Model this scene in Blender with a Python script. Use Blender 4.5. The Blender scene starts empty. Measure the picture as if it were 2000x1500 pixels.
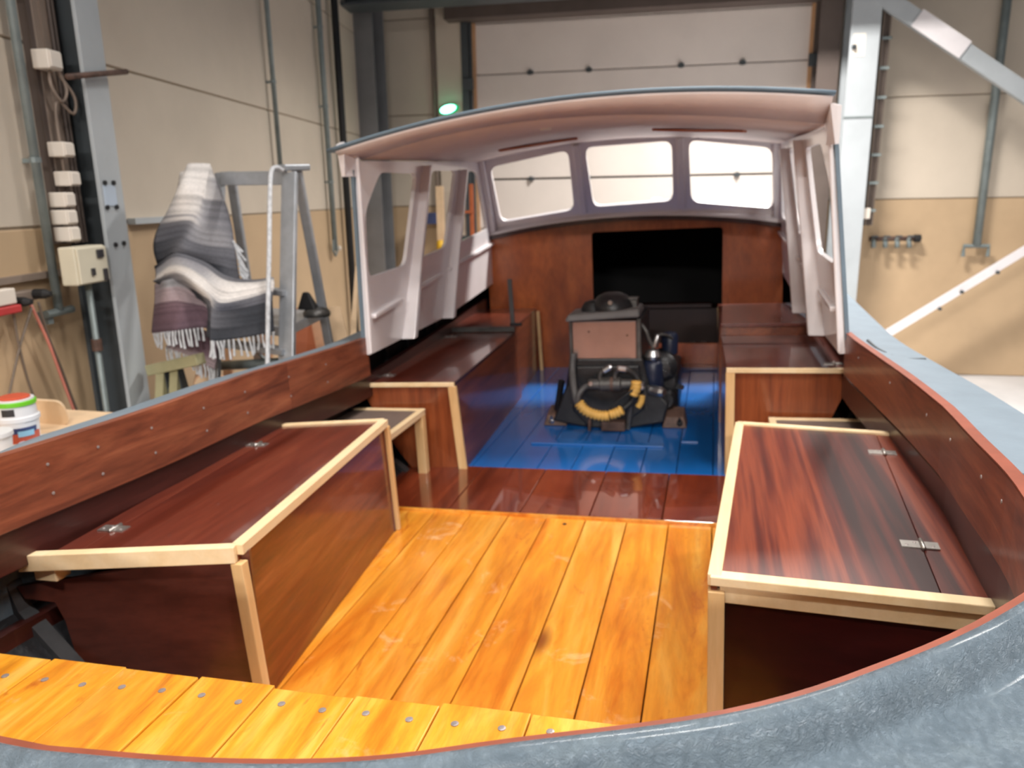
import bpy, bmesh, math, random
from mathutils import Vector, Matrix
random.seed(7)

# ------------------------------------------------------------------ camera
H = 1.3                                   # eye height above the boat's floorboards
ROLL = math.radians(2.1)                  # the boat leans a little to port on its cradle
CAM = Vector((0, 0, H))
FPX = 1500.0
_f = Vector((397, -374, FPX)).normalized()
_d = Vector((104, 6130, FPX)); _d = (_d - _f * _d.dot(_f)).normalized()
_u = -_d; _r = _d.cross(_f)
RW = Matrix((_r, _f, _u))                 # camera space (x right, y down, z ahead) -> hall space
_rb = _r * math.cos(ROLL) + _u * math.sin(ROLL)
_ub = -_r * math.sin(ROLL) + _u * math.cos(ROLL)
RB = Matrix((_rb, _f, _ub))               # camera space -> boat space

scene = bpy.context.scene
cd = bpy.data.cameras.new('camera'); cam = bpy.data.objects.new('camera', cd)
scene.collection.objects.link(cam)
cd.sensor_width = 36; cd.lens = 36 * FPX / 2000; cd.clip_start = .02; cd.clip_end = 200
m = RW
cam.matrix_world = Matrix(((m[0][0], -m[0][1], -m[0][2], 0), (m[1][0], -m[1][1], -m[1][2], 0),
                           (m[2][0], -m[2][1], -m[2][2], H), (0, 0, 0, 1)))
cd.dof.use_dof = True; cd.dof.focus_distance = 1.05; cd.dof.aperture_fstop = 5.5
scene.camera = cam

# ------------------------------------------------------------------ light
wd = bpy.data.worlds.new('hall_air'); scene.world = wd; wd.use_nodes = True
wd.node_tree.nodes['Background'].inputs[0].default_value = (.80, .86, 1.0, 1)
wd.node_tree.nodes['Background'].inputs[1].default_value = .15
def lamp(loc, sx, sy, w, col=(1, .955, .9), rot=(0, 0, 0), spread=128):
    l = bpy.data.lights.new('hall_lamp', 'AREA'); l.shape = 'RECTANGLE'; l.size = sx; l.size_y = sy
    l.energy = w; l.color = col; l.spread = math.radians(spread)
    o = bpy.data.objects.new('hall_lamp', l); o.location = loc; o.rotation_euler = rot
    scene.collection.objects.link(o); return o
lamp((0.4, 7.4, 4.7), 1.3, .45, 470)
lamp((3.8, 4.6, 5.2), 1.3, .45, 230)
lamp((-0.1, 2.6, 5.2), 1.3, .45, 115)
lamp((1.6, 0.2, 5.2), 1.3, .45, 140)
lamp((-0.7, -1.4, 5.2), 1.3, .45, 150)
lamp((2.8, -8.0, 4.6), 1.3, .45, 1300, spread=178)  # unseen pair added far aft to brighten the bulkhead under the roof
lamp((-0.4, -8.5, 4.6), 1.3, .45, 1300, spread=178)
scene.view_settings.view_transform = 'Standard'; scene.view_settings.look = 'None'
scene.view_settings.gamma = 1; scene.view_settings.use_curve_mapping = False
scene.view_settings.exposure = -0.38

# ------------------------------------------------------------------ frames of reference
TH = math.radians(3.8); TL = math.radians(9.9)
BOAT = Matrix.Translation(CAM) @ Matrix.Rotation(-ROLL, 4, 'Y') @ Matrix.Translation(-CAM)
HALL = Matrix.Rotation(TH, 4, 'Z')                       # local x along the back wall, y towards it
L0 = Vector((-3.321, 3.888, 0))
LEFT = Matrix.Translation(L0) @ Matrix.Rotation(TL, 4, 'Z')   # local x out of the left wall, y along it
WORLD = Matrix.Identity(4)
DB = 9.92; ZF = -0.9

# measuring helpers: a photo pixel met with a real plane of the place
def rb(px, py): return RB @ Vector((px - 1000, py - 750, FPX))
def rw(px, py): return RW @ Vector((px - 1000, py - 750, FPX))
def bz(px, py, z): d = rb(px, py); return CAM + d * ((z - H) / d.z)
def by(px, py, y): d = rb(px, py); return CAM + d * (y / d.y)
def bk(px, py, dist=DB):
    d = rw(px, py); f = Vector((-math.sin(TH), math.cos(TH), 0)); p = CAM + d * (dist / d.dot(f))
    return HALL.inverted() @ p
def lw(px, py, off=0):
    d = rw(px, py); n = Vector((math.cos(TL), math.sin(TL), 0))
    p = CAM + d * ((off + (L0 - CAM).dot(n)) / d.dot(n)); return LEFT.inverted() @ p
def wd_(px, py, depth): return CAM + rw(px, py) / FPX * depth

# ------------------------------------------------------------------ materials
def lin(c):
    return tuple(((v / 255) / 12.92 if v / 255 <= .04045 else ((v / 255 + .055) / 1.055) ** 2.4) for v in c) + (1,)
class N:
    def __init__(s, name):
        s.m = bpy.data.materials.new(name); s.m.use_nodes = True; s.t = s.m.node_tree
        s.b = s.t.nodes['Principled BSDF']
    def n(s, typ, **kw):
        x = s.t.nodes.new(typ)
        for k, v in kw.items():
            if k in x.inputs: x.inputs[k].default_value = v
            else: setattr(x, k, v)
        return x
    def l(s, a, b): s.t.links.new(a, b)
    def coords(s, scale=(1, 1, 1), rnd=True, rot=(0, 0, 0)):
        tc = s.n('ShaderNodeTexCoord'); mp = s.n('ShaderNodeMapping')
        mp.inputs['Scale'].default_value = scale; mp.inputs['Rotation'].default_value = rot
        if rnd:
            oi = s.n('ShaderNodeObjectInfo'); ml = s.n('ShaderNodeVectorMath', operation='SCALE'); ml.inputs['Scale'].default_value = 37
            cb = s.n('ShaderNodeCombineXYZ')
            for i in range(3): s.l(oi.outputs['Random'], cb.inputs[i])
            s.l(cb.outputs[0], ml.inputs[0]); ad = s.n('ShaderNodeVectorMath', operation='ADD')
            s.l(tc.outputs['Object'], ad.inputs[0]); s.l(ml.outputs[0], ad.inputs[1]); s.l(ad.outputs[0], mp.inputs[0])
        else: s.l(tc.outputs['Object'], mp.inputs[0])
        return mp.outputs[0]
    def noise(s, vec, scale, detail=4, rough=.55, dist=0):
        x = s.n('ShaderNodeTexNoise'); x.inputs['Scale'].default_value = scale; x.inputs['Detail'].default_value = detail
        x.inputs['Roughness'].default_value = rough; x.inputs['Distortion'].default_value = dist
        s.l(vec, x.inputs['Vector']); return x.outputs['Fac']
    def ramp(s, fac, stops):
        r = s.n('ShaderNodeValToRGB'); e = r.color_ramp.elements
        while len(e) < len(stops): e.new(.5)
        for i, (p, c) in enumerate(stops): e[i].position = p; e[i].color = c if len(c) == 4 else lin(c)
        s.l(fac, r.inputs[0]); return r.outputs[0]
    def mix(s, a, b, fac, typ='MIX'):
        x = s.n('ShaderNodeMix', data_type='RGBA', blend_type=typ)
        for sock, v in ((x.inputs[6], a), (x.inputs[7], b)):
            if hasattr(v, 'is_linked'): s.l(v, sock)
            else: sock.default_value = v
        if hasattr(fac, 'is_linked'): s.l(fac, x.inputs[0])
        else: x.inputs[0].default_value = fac
        return x.outputs[2]
    def bump(s, fac, strength, dist=.01):
        b = s.n('ShaderNodeBump'); b.inputs['Strength'].default_value = strength; b.inputs['Distance'].default_value = dist
        s.l(fac, b.inputs['Height']); s.l(b.outputs[0], s.b.inputs['Normal'])
    def done(s, rough=.5, metal=0, coat=0, coatr=.08, spec=.5):
        s.b.inputs['Roughness'].default_value = rough; s.b.inputs['Metallic'].default_value = metal
        s.b.inputs['Coat Weight'].default_value = coat; s.b.inputs['Coat Roughness'].default_value = coatr
        s.b.inputs['Specular IOR Level'].default_value = spec
        return s.m
def paint(name, c, rough=.5, var=.12, scale=5, bump=0, bscale=60, metal=0, coat=0, stretch=(1, 1, 1), spec=.5):
    k = N(name); v = k.coords(stretch)
    f = k.noise(v, scale, 5, .6)
    d = lin(c); lo = tuple(x * (1 - var * 1.6) for x in d[:3]) + (1,); hi = tuple(min(1, x * (1 + var)) for x in d[:3]) + (1,)
    k.l(k.ramp(f, [(.3, lo), (.55, d), (.75, hi)]), k.b.inputs['Base Color'])
    if bump: k.bump(k.noise(k.coords((1, 1, 1), False), bscale, 3), bump)
    return k.done(rough, metal, coat, spec=spec)
def wood(name, stops, axis, scale=9, stretch=.06, rough=.35, coat=.6, coatr=.07, blot=.25, knots=None, dist=.6, fine=.3):
    """stops: dark->light; grain runs along axis"""
    k = N(name); st = [1, 1, 1]; st['xyz'.index(axis)] = stretch
    v = k.coords(tuple(st)); f = k.noise(v, scale, 6, .6, dist)
    col = k.ramp(f, stops)
    f2 = k.noise(v, scale * 9, 3, .7)
    col = k.mix(col, k.ramp(f2, [(.35, (.35, .35, .35, 1)), (.6, (1, 1, 1, 1))]), fine, 'MULTIPLY')
    st2 = [1, 1, 1]; st2['xyz'.index(axis)] = .35
    f3 = k.noise(k.coords(tuple(st2)), 3.0, 3, .5)
    col = k.mix(col, k.ramp(f3, [(.3, (.45, .42, .4, 1)), (.6, (1, 1, 1, 1))]), blot, 'MULTIPLY')
    if knots:
        st3 = [1, 1, 1]; st3['xyz'.index(axis)] = .38
        vo = k.n('ShaderNodeTexVoronoi'); vo.inputs['Scale'].default_value = 3.4
        wv = k.coords(tuple(st3)); k.l(wv, vo.inputs['Vector'])
        kn = k.ramp(vo.outputs['Distance'], [(.0, (1, 1, 1, 1)), (.055, (.75, .75, .75, 1)), (.13, (0, 0, 0, 1))])
        sp = k.noise(wv, 1.3, 2); gate = k.ramp(sp, [(.44, (0, 0, 0, 1)), (.5, (1, 1, 1, 1))])
        msk = k.mix(kn, gate, 1.0, 'MULTIPLY')
        col = k.mix(col, lin(knots), msk)
        st4 = [1, 1, 1]; st4['xyz'.index(axis)] = .22
        fl_ = k.noise(k.coords(tuple(st4)), 11, 5, .7, 1.8)
        col = k.mix(col, lin((172, 78, 18)), k.ramp(fl_, [(.60, (0, 0, 0, 1)), (.72, (.75, .75, .75, 1))]))
        du_ = k.noise(k.coords((1, 1, 1)), 5.5, 6, .75, .6)
        col = k.mix(col, lin((246, 214, 170)), k.ramp(du_, [(.60, (0, 0, 0, 1)), (.78, (.5, .5, .5, 1))]))
    k.l(col, k.b.inputs['Base Color'])
    k.bump(f2, .05, .002)
    return k.done(rough, 0, coat, coatr)

MAH = [(.25, (58, 20, 12)), (.5, (110, 40, 20)), (.75, (150, 66, 32))]
mat = {}
mat['mah_y'] = wood('mahogany_fore_aft', [(.3, (92, 42, 24)), (.5, (128, 64, 34)), (.7, (152, 84, 48))], 'y', 14, .05)
mat['mah_z'] = wood('mahogany_upright', [(.3, (104, 46, 22)), (.5, (144, 72, 36)), (.7, (164, 88, 48))], 'z', 16, .05)
mat['mah_dark'] = wood('mahogany_dark', [(.3, (40, 16, 14)), (.5, (62, 26, 21)), (.7, (78, 34, 28))], 'y', 10, .08, rough=.4, coat=.35, coatr=.15)
mat['mah_panel'] = wood('mahogany_flat_panel', [(.3, (78, 38, 28)), (.5, (96, 48, 37)), (.7, (108, 56, 44))], 'x', 5, .3, rough=.4, coat=.35, coatr=.15)
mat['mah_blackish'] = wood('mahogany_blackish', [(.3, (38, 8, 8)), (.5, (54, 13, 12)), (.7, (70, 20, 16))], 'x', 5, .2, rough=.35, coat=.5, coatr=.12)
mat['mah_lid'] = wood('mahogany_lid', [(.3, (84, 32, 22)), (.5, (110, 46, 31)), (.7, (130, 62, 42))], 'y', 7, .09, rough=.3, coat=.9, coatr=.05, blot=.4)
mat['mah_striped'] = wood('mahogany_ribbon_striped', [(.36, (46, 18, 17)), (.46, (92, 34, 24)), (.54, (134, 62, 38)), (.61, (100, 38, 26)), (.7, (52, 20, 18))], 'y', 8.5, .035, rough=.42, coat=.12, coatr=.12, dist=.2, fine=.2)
mat['mah_coam'] = wood('mahogany_coaming', [(.3, (94, 46, 32)), (.5, (138, 74, 50)), (.7, (164, 96, 66))], 'y', 9, .10, rough=.45, coat=.25, coatr=.2, dist=2.0, blot=.4)
mat['mah_edge'] = paint('mahogany_sawn_edge', (142, 74, 54), .45, .15, 12)
mat['mah_bulk'] = wood('mahogany_bulkhead', [(.3, (148, 68, 30)), (.5, (190, 98, 46)), (.7, (208, 116, 58))], 'z', 3, .4, rough=.4, coat=.4, coatr=.15, blot=.5)
mat['mah_floor'] = wood('mahogany_floor', [(.3, (88, 32, 18)), (.5, (122, 50, 28)), (.7, (144, 66, 38))], 'y', 9, .1, rough=.22, coat=1, coatr=.03)
mat['pine'] = wood('varnished_pine', [(.3, (206, 112, 22)), (.5, (236, 152, 44)), (.72, (246, 182, 82))], 'y', 7, .13, rough=.35, coat=.55, coatr=.12, blot=.4, knots=(110, 40, 12), fine=.2, dist=1.5)
mat['pine_deck'] = wood('varnished_pine_bright', [(.3, (216, 124, 18)), (.5, (245, 166, 40)), (.72, (252, 198, 90))], 'y', 8, .14, rough=.35, coat=.7, coatr=.1, blot=.35, knots=(176, 80, 16), fine=.3, dist=1.6)
mat['trim'] = wood('raw_pine_trim', [(.3, (228, 196, 150)), (.5, (236, 208, 164)), (.7, (242, 218, 180))], 'y', 12, .1, rough=.55, coat=.15, blot=.06, fine=.05)
mat['trim_z'] = wood('raw_pine_post', [(.3, (208, 164, 110)), (.5, (222, 182, 128)), (.7, (232, 196, 146))], 'z', 14, .1, rough=.55, coat=.15, blot=.1, fine=.08)
mat['ply'] = paint('raw_plywood', (226, 196, 160), .7, .08, 9)
mat['redply'] = paint('oiled_plywood', (176, 92, 50), .6, .15, 6)
mat['greypad'] = paint('grey_inset', (112, 96, 88), .6, .1, 8)
mat['white'] = paint('white_gloss_paint', (236, 231, 233), .28, .04, 4, coat=.3)
mat['ceil'] = paint('white_undercoat', (216, 198, 192), .55, .05, 5)
mat['roofgrey'] = paint('blue_grey_roof_paint', (104, 122, 136), .5, .08, 7)
mat['blue'] = paint('blue_floor_paint', (20, 104, 184), .25, .1, 4, coat=.8, stretch=(1, .3, 1))
mat['hullin'] = paint('dark_bilge_paint', (36, 36, 39), .5, .35, 9, bump=.3, bscale=40)
mat['rib'] = paint('grey_primer', (62, 62, 64), .6, .25, 10)
mat['black'] = paint('unlit_cabin_black', (8, 8, 11), .8, .1)  # near-black colour stands in for the unlit cabin interior
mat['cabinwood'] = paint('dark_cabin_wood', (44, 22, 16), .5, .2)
mat['iron'] = paint('black_engine_paint', (30, 30, 33), .38, .3, 14, bump=.2)
mat['iron_grey'] = paint('worn_grey_iron', (96, 94, 92), .42, .25, 16, bump=.2, metal=.5)
mat['rust'] = paint('rusty_iron', (96, 72, 62), .65, .35, 18, bump=.3)
mat['steel'] = paint('bright_steel', (190, 190, 192), .28, .1, 20, metal=.95)
mat['hinge'] = paint('brushed_hinge_steel', (188, 184, 178), .34, .12, 30, metal=.85)
mat['screw'] = paint('screw_steel', (172, 162, 160), .35, .15, 60, metal=.45)
mat['cover'] = paint('bare_pinkish_metal', (182, 154, 146), .3, .08, 5, metal=.7)
mat['rubber'] = paint('black_rubber', (26, 26, 28), .6, .2)
mat['greyhose'] = paint('grey_rubber_hose', (86, 84, 84), .5, .2)
mat['yellow'] = paint('yellow_flex_sleeve', (222, 172, 86), .5, .12, 16)
mat['navy'] = paint('navy_filter_paint', (28, 36, 58), .35, .15)
mat['dust'] = paint('dust_grey_plastic', (104, 102, 102), .6, .15)
# hall
mat['wall_up'] = paint('cream_wall_panel', (206, 193, 176), .6, .05, 1.4)
mat['wall_low'] = paint('tan_wall_panel', (196, 168, 134), .6, .07, 1.2)
mat['wall_seam'] = paint('wall_joint', (150, 134, 114), .8, .1)
mat['door'] = paint('white_door_panel', (226, 216, 208), .5, .04, 1.5)
mat['door_gap'] = paint('door_gap', (92, 84, 80), .8, .1)
mat['doorframe'] = paint('orange_door_edge', (206, 160, 118), .7, .1)
mat['dark_steel'] = paint('dark_grey_steel', (66, 72, 76), .5, .12, 3)
mat['brown_steel'] = paint('brown_grey_steel', (92, 80, 74), .6, .12, 3)
mat['mid_steel'] = paint('mid_grey_steel', (124, 124, 126), .5, .1, 3)
mat['column'] = paint('pale_grey_steel', (178, 184, 188), .5, .06, 2)
mat['galv'] = paint('galvanised_pipe', (132, 142, 142), .45, .12, 9, metal=.3)
mat['trunk'] = paint('taupe_trunking', (140, 124, 112), .6, .1, 4)
mat['plastic'] = paint('white_plastic', (232, 222, 210), .4, .03)
mat['boxcream'] = paint('cream_enamel', (216, 208, 186), .4, .04)
mat['concrete'] = paint('pale_concrete', (206, 204, 204), .7, .08, 2)
mat['alu'] = paint('aluminium', (176, 180, 186), .4, .1, 12, metal=.55)
mat['rope'] = paint('pale_rope', (206, 208, 212), .7, .2, 40)
mat['red'] = paint('red_plastic', (190, 60, 60), .5, .08)
mat['cordred'] = paint('faded_red_cord', (206, 128, 112), .6, .08)
mat['cordgrey'] = paint('grey_cord', (112, 98, 86), .6, .08)
mat['bucket'] = paint('white_bucket', (222, 222, 226), .35, .04)
mat['bgreen'] = paint('lime_green_band', (112, 196, 44), .4, .05)
mat['borange'] = paint('orange_print', (196, 84, 56), .45, .06)
mat['bblue'] = paint('navy_print', (52, 66, 112), .45, .06)
mat['bsky'] = paint('sky_print', (150, 196, 220), .45, .05)
mat['bblack'] = paint('black_print', (48, 46, 50), .45, .08)
mat['plate'] = paint('pale_blue_plate', (186, 200, 216), .4, .05)
mat['tray'] = paint('pale_blue_plastic', (196, 216, 232), .4, .05)
mat['logend'] = paint('cut_timber', (220, 174, 138), .7, .12, 8)
mat['olive'] = paint('olive_rail', (178, 172, 134), .6, .12)
mat['binblue'] = paint('blue_bin', (72, 88, 140), .5, .08)
mat['yellowtip'] = paint('yellow_tip', (226, 178, 40), .5, .05)
def fibreglass():
    k = N('blue_grey_gelcoat'); v = k.coords((1, 1, 1), False)
    f = k.noise(v, 22, 5, .6)
    k.l(k.ramp(f, [(.3, (110, 125, 137)), (.5, (120, 135, 147)), (.72, (132, 147, 157))]), k.b.inputs['Base Color'])
    a = k.noise(v, 70, 5, .7, 2.6); b = k.noise(v, 260, 3, .6, 1.5)
    ad = k.n('ShaderNodeMath', operation='MULTIPLY_ADD'); ad.inputs[1].default_value = .35
    k.l(b, ad.inputs[0]); k.l(a, ad.inputs[2]); k.bump(ad.outputs[0], .75, .018)
    return k.done(.2, 0, .15, .1)
mat['grp'] = fibreglass()
mat['deck'] = paint('blue_grey_deck_paint', (120, 134, 146), .5, .06, 9, bump=.12, bscale=70)
def emit(name, c, s):
    k = N(name); k.b.inputs['Base Color'].default_value = lin(c); k.b.inputs['Emission Color'].default_value = lin(c)
    k.b.inputs['Emission Strength'].default_value = s; return k.done(.4)
mat['green_lit'] = emit('lit_green_lens', (120, 250, 200), 14)
mat['green_case'] = emit('green_lamp_rim', (0, 170, 100), .8)
def vcol(name):
    k = N(name); a = k.n('ShaderNodeVertexColor'); a.layer_name = 'Col'
    f = k.noise(k.coords((1, 1, 6), False), 60, 3)
    c = k.mix(a.outputs[0], k.ramp(f, [(.35, (.55, .55, .55, 1)), (.6, (1, 1, 1, 1))]), .45, 'MULTIPLY')
    k.l(c, k.b.inputs['Base Color']); k.bump(k.noise(k.coords((1, 1, 1), False), 160, 2), .5, .004)
    return k.done(.9, spec=.1)
mat['weave'] = vcol('woven_stripes')

# ------------------------------------------------------------------ mesh building
COL = scene.collection
BASE = {}
class MB:
    def __init__(s): s.v = []; s.f = []; s.c = None
    def add(s, vs, fs):
        o = len(s.v); s.v += [Vector(p) for p in vs]; s.f += [tuple(i + o for i in q) for q in fs]; return s
    def hexa(s, b, t):
        return s.add(list(b) + list(t), [(3, 2, 1, 0), (4, 5, 6, 7), (0, 1, 5, 4), (1, 2, 6, 5), (2, 3, 7, 6), (3, 0, 4, 7)])
    def box(s, x0, x1, y0, y1, z0, z1):
        return s.hexa([(x0, y0, z0), (x1, y0, z0), (x1, y1, z0), (x0, y1, z0)], [(x0, y0, z1), (x1, y0, z1), (x1, y1, z1), (x0, y1, z1)])
    def bar(s, a, b, w, h, up=(0, 0, 1), w2=None, h2=None):
        a = Vector(a); b = Vector(b); d = (b - a).normalized(); up = Vector(up)
        if abs(d.dot(up)) > .98: up = Vector((0, 1, 0)) if abs(d.y) < .9 else Vector((1, 0, 0))
        x = d.cross(up).normalized(); z = x.cross(d)
        w2 = w if w2 is None else w2; h2 = h if h2 is None else h2
        q = lambda p, w, h: [p - x * w / 2 - z * h / 2, p + x * w / 2 - z * h / 2, p + x * w / 2 + z * h / 2, p - x * w / 2 + z * h / 2]
        return s.hexa(q(a, w, h), q(b, w2, h2))
    def loft(s, loops, closed=True, caps=True):
        n = len(loops[0]); o = len(s.v)
        for L in loops: s.v += [Vector(p) for p in L]
        for i in range(len(loops) - 1):
            for j in range(n if closed else n - 1):
                k = (j + 1) % n; s.f.append((o + i * n + j, o + i * n + k, o + (i + 1) * n + k, o + (i + 1) * n + j))
        if caps and closed:
            s.f.append(tuple(o + j for j in range(n))[::-1]); s.f.append(tuple(o + (len(loops) - 1) * n + j for j in range(n)))
        return s
    def tube(s, pts, r, n=8):
        pts = [Vector(p) for p in pts]; loops = []; x = None
        for i, p in enumerate(pts):
            d = (pts[min(i + 1, len(pts) - 1)] - pts[max(i - 1, 0)]).normalized()
            if x is None:
                a = Vector((0, 0, 1)) if abs(d.z) < .9 else Vector((1, 0, 0)); x = d.cross(a).normalized()
            x = (x - d * x.dot(d)).normalized(); y = d.cross(x); rr = r[i] if isinstance(r, (list, tuple)) else r
            loops.append([p + x * rr * math.cos(2 * math.pi * k / n) + y * rr * math.sin(2 * math.pi * k / n) for k in range(n)])
        return s.loft(loops)
    def lathe(s, c, prof, axis=(0, 0, 1), n=20):
        c = Vector(c); a = Vector(axis).normalized(); t = Vector((1, 0, 0)) if abs(a.x) < .9 else Vector((0, 1, 0))
        x = a.cross(t).normalized(); y = a.cross(x)
        return s.loft([[c + a * h + x * r * math.cos(2 * math.pi * k / n) + y * r * math.sin(2 * math.pi * k / n) for k in range(n)] for r, h in prof])
    def prism(s, poly, d):
        d = Vector(d); return s.loft([[Vector(p) for p in poly], [Vector(p) + d for p in poly]])
    def mesh(s, name, base=None, recalc=True):
        me = bpy.data.meshes.new(name); b = base or Vector()
        me.from_pydata([p - b for p in s.v], [], s.f)
        if recalc:
            bm = bmesh.new(); bm.from_mesh(me); bmesh.ops.recalc_face_normals(bm, faces=bm.faces); bm.to_mesh(me); bm.free()
        return me
def root_of(o):
    while o.parent: o = o.parent
    return o
def setprops(o, label=None, cat=None, group=None, kind=None):
    if label: o['label'] = label
    if cat: o['category'] = cat
    if group: o['group'] = group
    if kind: o['kind'] = kind
    return o
def thing(name, label, cat, base, frame=WORLD, group=None, kind=None):
    o = bpy.data.objects.new(name, None); COL.objects.link(o); o.empty_display_size = .1
    b = Vector(base); o.matrix_world = frame @ Matrix.Translation(b); BASE[o] = b
    return setprops(o, label, cat, group, kind)
def finish(o, me, material, bevel, smooth, solid):
    if material: me.materials.append(mat[material] if isinstance(material, str) else material)
    if smooth is True:
        for p in me.polygons: p.use_smooth = True
    if solid: mm = o.modifiers.new('thickness', 'SOLIDIFY'); mm.thickness = solid; mm.offset = 0
    if bevel:
        mm = o.modifiers.new('edges', 'BEVEL'); mm.width = bevel; mm.segments = 2; mm.limit_method = 'ANGLE'; mm.angle_limit = math.radians(40)
    if smooth == 'auto':
        for p in me.polygons: p.use_smooth = True
        try: me.set_sharp_from_angle(angle=math.radians(38))
        except Exception: pass
def part(name, mb, material, parent, bevel=0, smooth=False, solid=0, label=None, kind=None):
    me = mb if isinstance(mb, bpy.types.Mesh) else mb.mesh(name, BASE[root_of(parent)])
    o = bpy.data.objects.new(name, me); COL.objects.link(o); o.parent = parent
    finish(o, me, material, bevel, smooth, solid); return setprops(o, label, kind=kind)
def single(name, mb, material, label, cat, frame=WORLD, base=None, bevel=0, smooth=False, solid=0, group=None, kind=None):
    if base is None:
        n = len(mb.v); base = Vector((sum(p.x for p in mb.v) / n, sum(p.y for p in mb.v) / n, min(p.z for p in mb.v)))
    b = Vector(base); me = mb.mesh(name, b); o = bpy.data.objects.new(name, me); COL.objects.link(o)
    o.matrix_world = frame @ Matrix.Translation(b); BASE[o] = b
    finish(o, me, material, bevel, smooth, solid); return setprops(o, label, cat, group, kind)
def inst(src_me, name, parent, loc, rot=None):
    o = bpy.data.objects.new(name, src_me); COL.objects.link(o); o.parent = parent
    o.location = Vector(loc) - BASE[root_of(parent)]
    if rot: o.rotation_euler = rot
    return o
def spline(pts, n):
    pts = [Vector(p) for p in pts]; out = []
    P = [pts[0] * 2 - pts[1]] + pts + [pts[-1] * 2 - pts[-2]]
    for i in range(1, len(P) - 2):
        for k in range(n):
            t = k / n; a, b, c, d = P[i - 1], P[i], P[i + 1], P[i + 2]
            out.append(.5 * ((2 * b) + (c - a) * t + (2 * a - 5 * b + 4 * c - d) * t * t + (3 * b - a - 3 * c + d) * t ** 3))
    out.append(pts[-1]); return out
def rounded(quad, r, n=4):
    """2D corners -> loop with rounded corners"""
    out = []; m_ = len(quad)
    for i in range(m_):
        p = Vector(quad[i]); a = Vector(quad[i - 1]) - p; b = Vector(quad[(i + 1) % m_]) - p
        ra = min(r, a.length * .45); rb_ = min(r, b.length * .45); A = p + a.normalized() * ra; B = p + b.normalized() * rb_
        for k in range(n + 1):
            t = k / n; out.append(A * (1 - t) ** 2 + p * 2 * t * (1 - t) + B * t * t)
    return out
def holed(outer, holes, fn, base, name):
    """flat sheet with window openings; fn maps 2D to 3D"""
    bm = bmesh.new(); edges = []
    for L in [outer] + holes:
        vs = [bm.verts.new((p[0], p[1], 0)) for p in L]
        for i in range(len(vs)): edges.append(bm.edges.new((vs[i], vs[(i + 1) % len(vs)])))
    bmesh.ops.triangle_fill(bm, use_beauty=True, use_dissolve=False, edges=edges, normal=(0, 0, 1))
    for v in bm.verts: v.co = Vector(fn(v.co.x, v.co.y)) - base
    me = bpy.data.meshes.new(name); bm.to_mesh(me); bm.free(); return me

# ================================================================== THE HALL
zt = 5.6
# floor
single('floor', MB().box(-12, 14, -7, 12, ZF - .1, ZF), 'concrete', 'pale concrete workshop floor under the boat', 'floor', HALL, (0, 0, ZF), kind='structure')
# back wall: tan below the joint, cream panels above
wb = thing('wall_back', 'cream panelled back wall with tan lower band and big door', 'wall', (0, DB, ZF), HALL, kind='structure')
SEAM = 1.19
rl, rr = bk(912, 100).x, bk(1600, 100).x                        # door opening
def wallpanels(parent, ax, a0, a1, zs, mats, t, cut=None):
    for (z0, z1), mm in zip(zs, mats):
        segs = [(a0, a1)] if not cut else [(a0, cut[0]), (cut[1], a1)]
        for s0, s1 in segs:
            b = MB().box(s0, s1, DB, DB + t, z0 + .006, z1 - .006) if ax == 'x' else MB().box(-t, 0, s0, s1, z0 + .006, z1 - .006)
            part('panel', b, mm, parent, bevel=.006)
zs = [(ZF, SEAM), (SEAM, 2.32), (2.32, 3.45), (3.45, zt)]
wallpanels(wb, 'x', -4.05, 11, zs, ['wall_low', 'wall_up', 'wall_up', 'wall_up'], .12, (rl, rr))
part('joint', MB().box(-4.05, rl, DB + .02, DB + .13, ZF, zt).box(rr, 11, DB + .02, DB + .13, ZF, zt), 'wall_seam', wb)
# left wall
wl = thing('wall_left', 'cream panelled left wall with tan lower band behind the step ladder', 'wall', (0, 0, ZF), LEFT, kind='structure')
sc = 5.87
wallpanels(wl, 'y', -9, sc, [(ZF, SEAM), (SEAM, 2.045), (2.045, 3.2), (3.2, zt)], ['wall_low', 'wall_up', 'wall_up', 'wall_up'], .12)
part('joint', MB().box(-.13, -.008, -9, sc, ZF, zt), 'wall_seam', wl)
# ledge strip along the lower joint of the left wall
p0 = lw(262, 433, .03); p1 = lw(318, 431, .03)
single('rail_strip', MB().box(0, .05, p0.y - .02, p1.y + .5, SEAM - .015, SEAM + .02), 'column', 'pale grey strip on the left wall joint beside the blanket', 'strip', LEFT)

# sectional door
dr = thing('door_1', 'white sectional overhead door with panel joints and small hinges', 'door', ((rl + rr) / 2, DB, ZF), HALL, kind='structure')
zj = [ZF, -.35, .27, .89, bk(1240, 345).z, bk(1240, 236).z, bk(1240, 132).z, bk(1240, 28).z, 4.2]
for i in range(len(zj) - 1):
    part('door_panel', MB().box(rl + .1, rr - .1, DB + .02, DB + .07, zj[i] + (.012 if i == 4 else .006), zj[i + 1] - (.012 if i == 3 else .006)), 'door', dr, bevel=.008)
part('backing', MB().box(rl + .02, rr - .02, DB + .075, DB + .1, ZF, 5.4), 'door_gap', dr)
hm = MB().box(-.035, .035, -.03, 0, -.02, .02).box(-.012, .012, -.05, -.02, -.03, .03).mesh('hinge'); hm.materials.append(mat['dark_steel'])
for zc in (zj[4], zj[6]):
    for px in (1035, 1150, 1330, 1450):
        inst(hm, 'hinge', dr, (bk(px, 130).x, DB + .02, zc))
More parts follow.
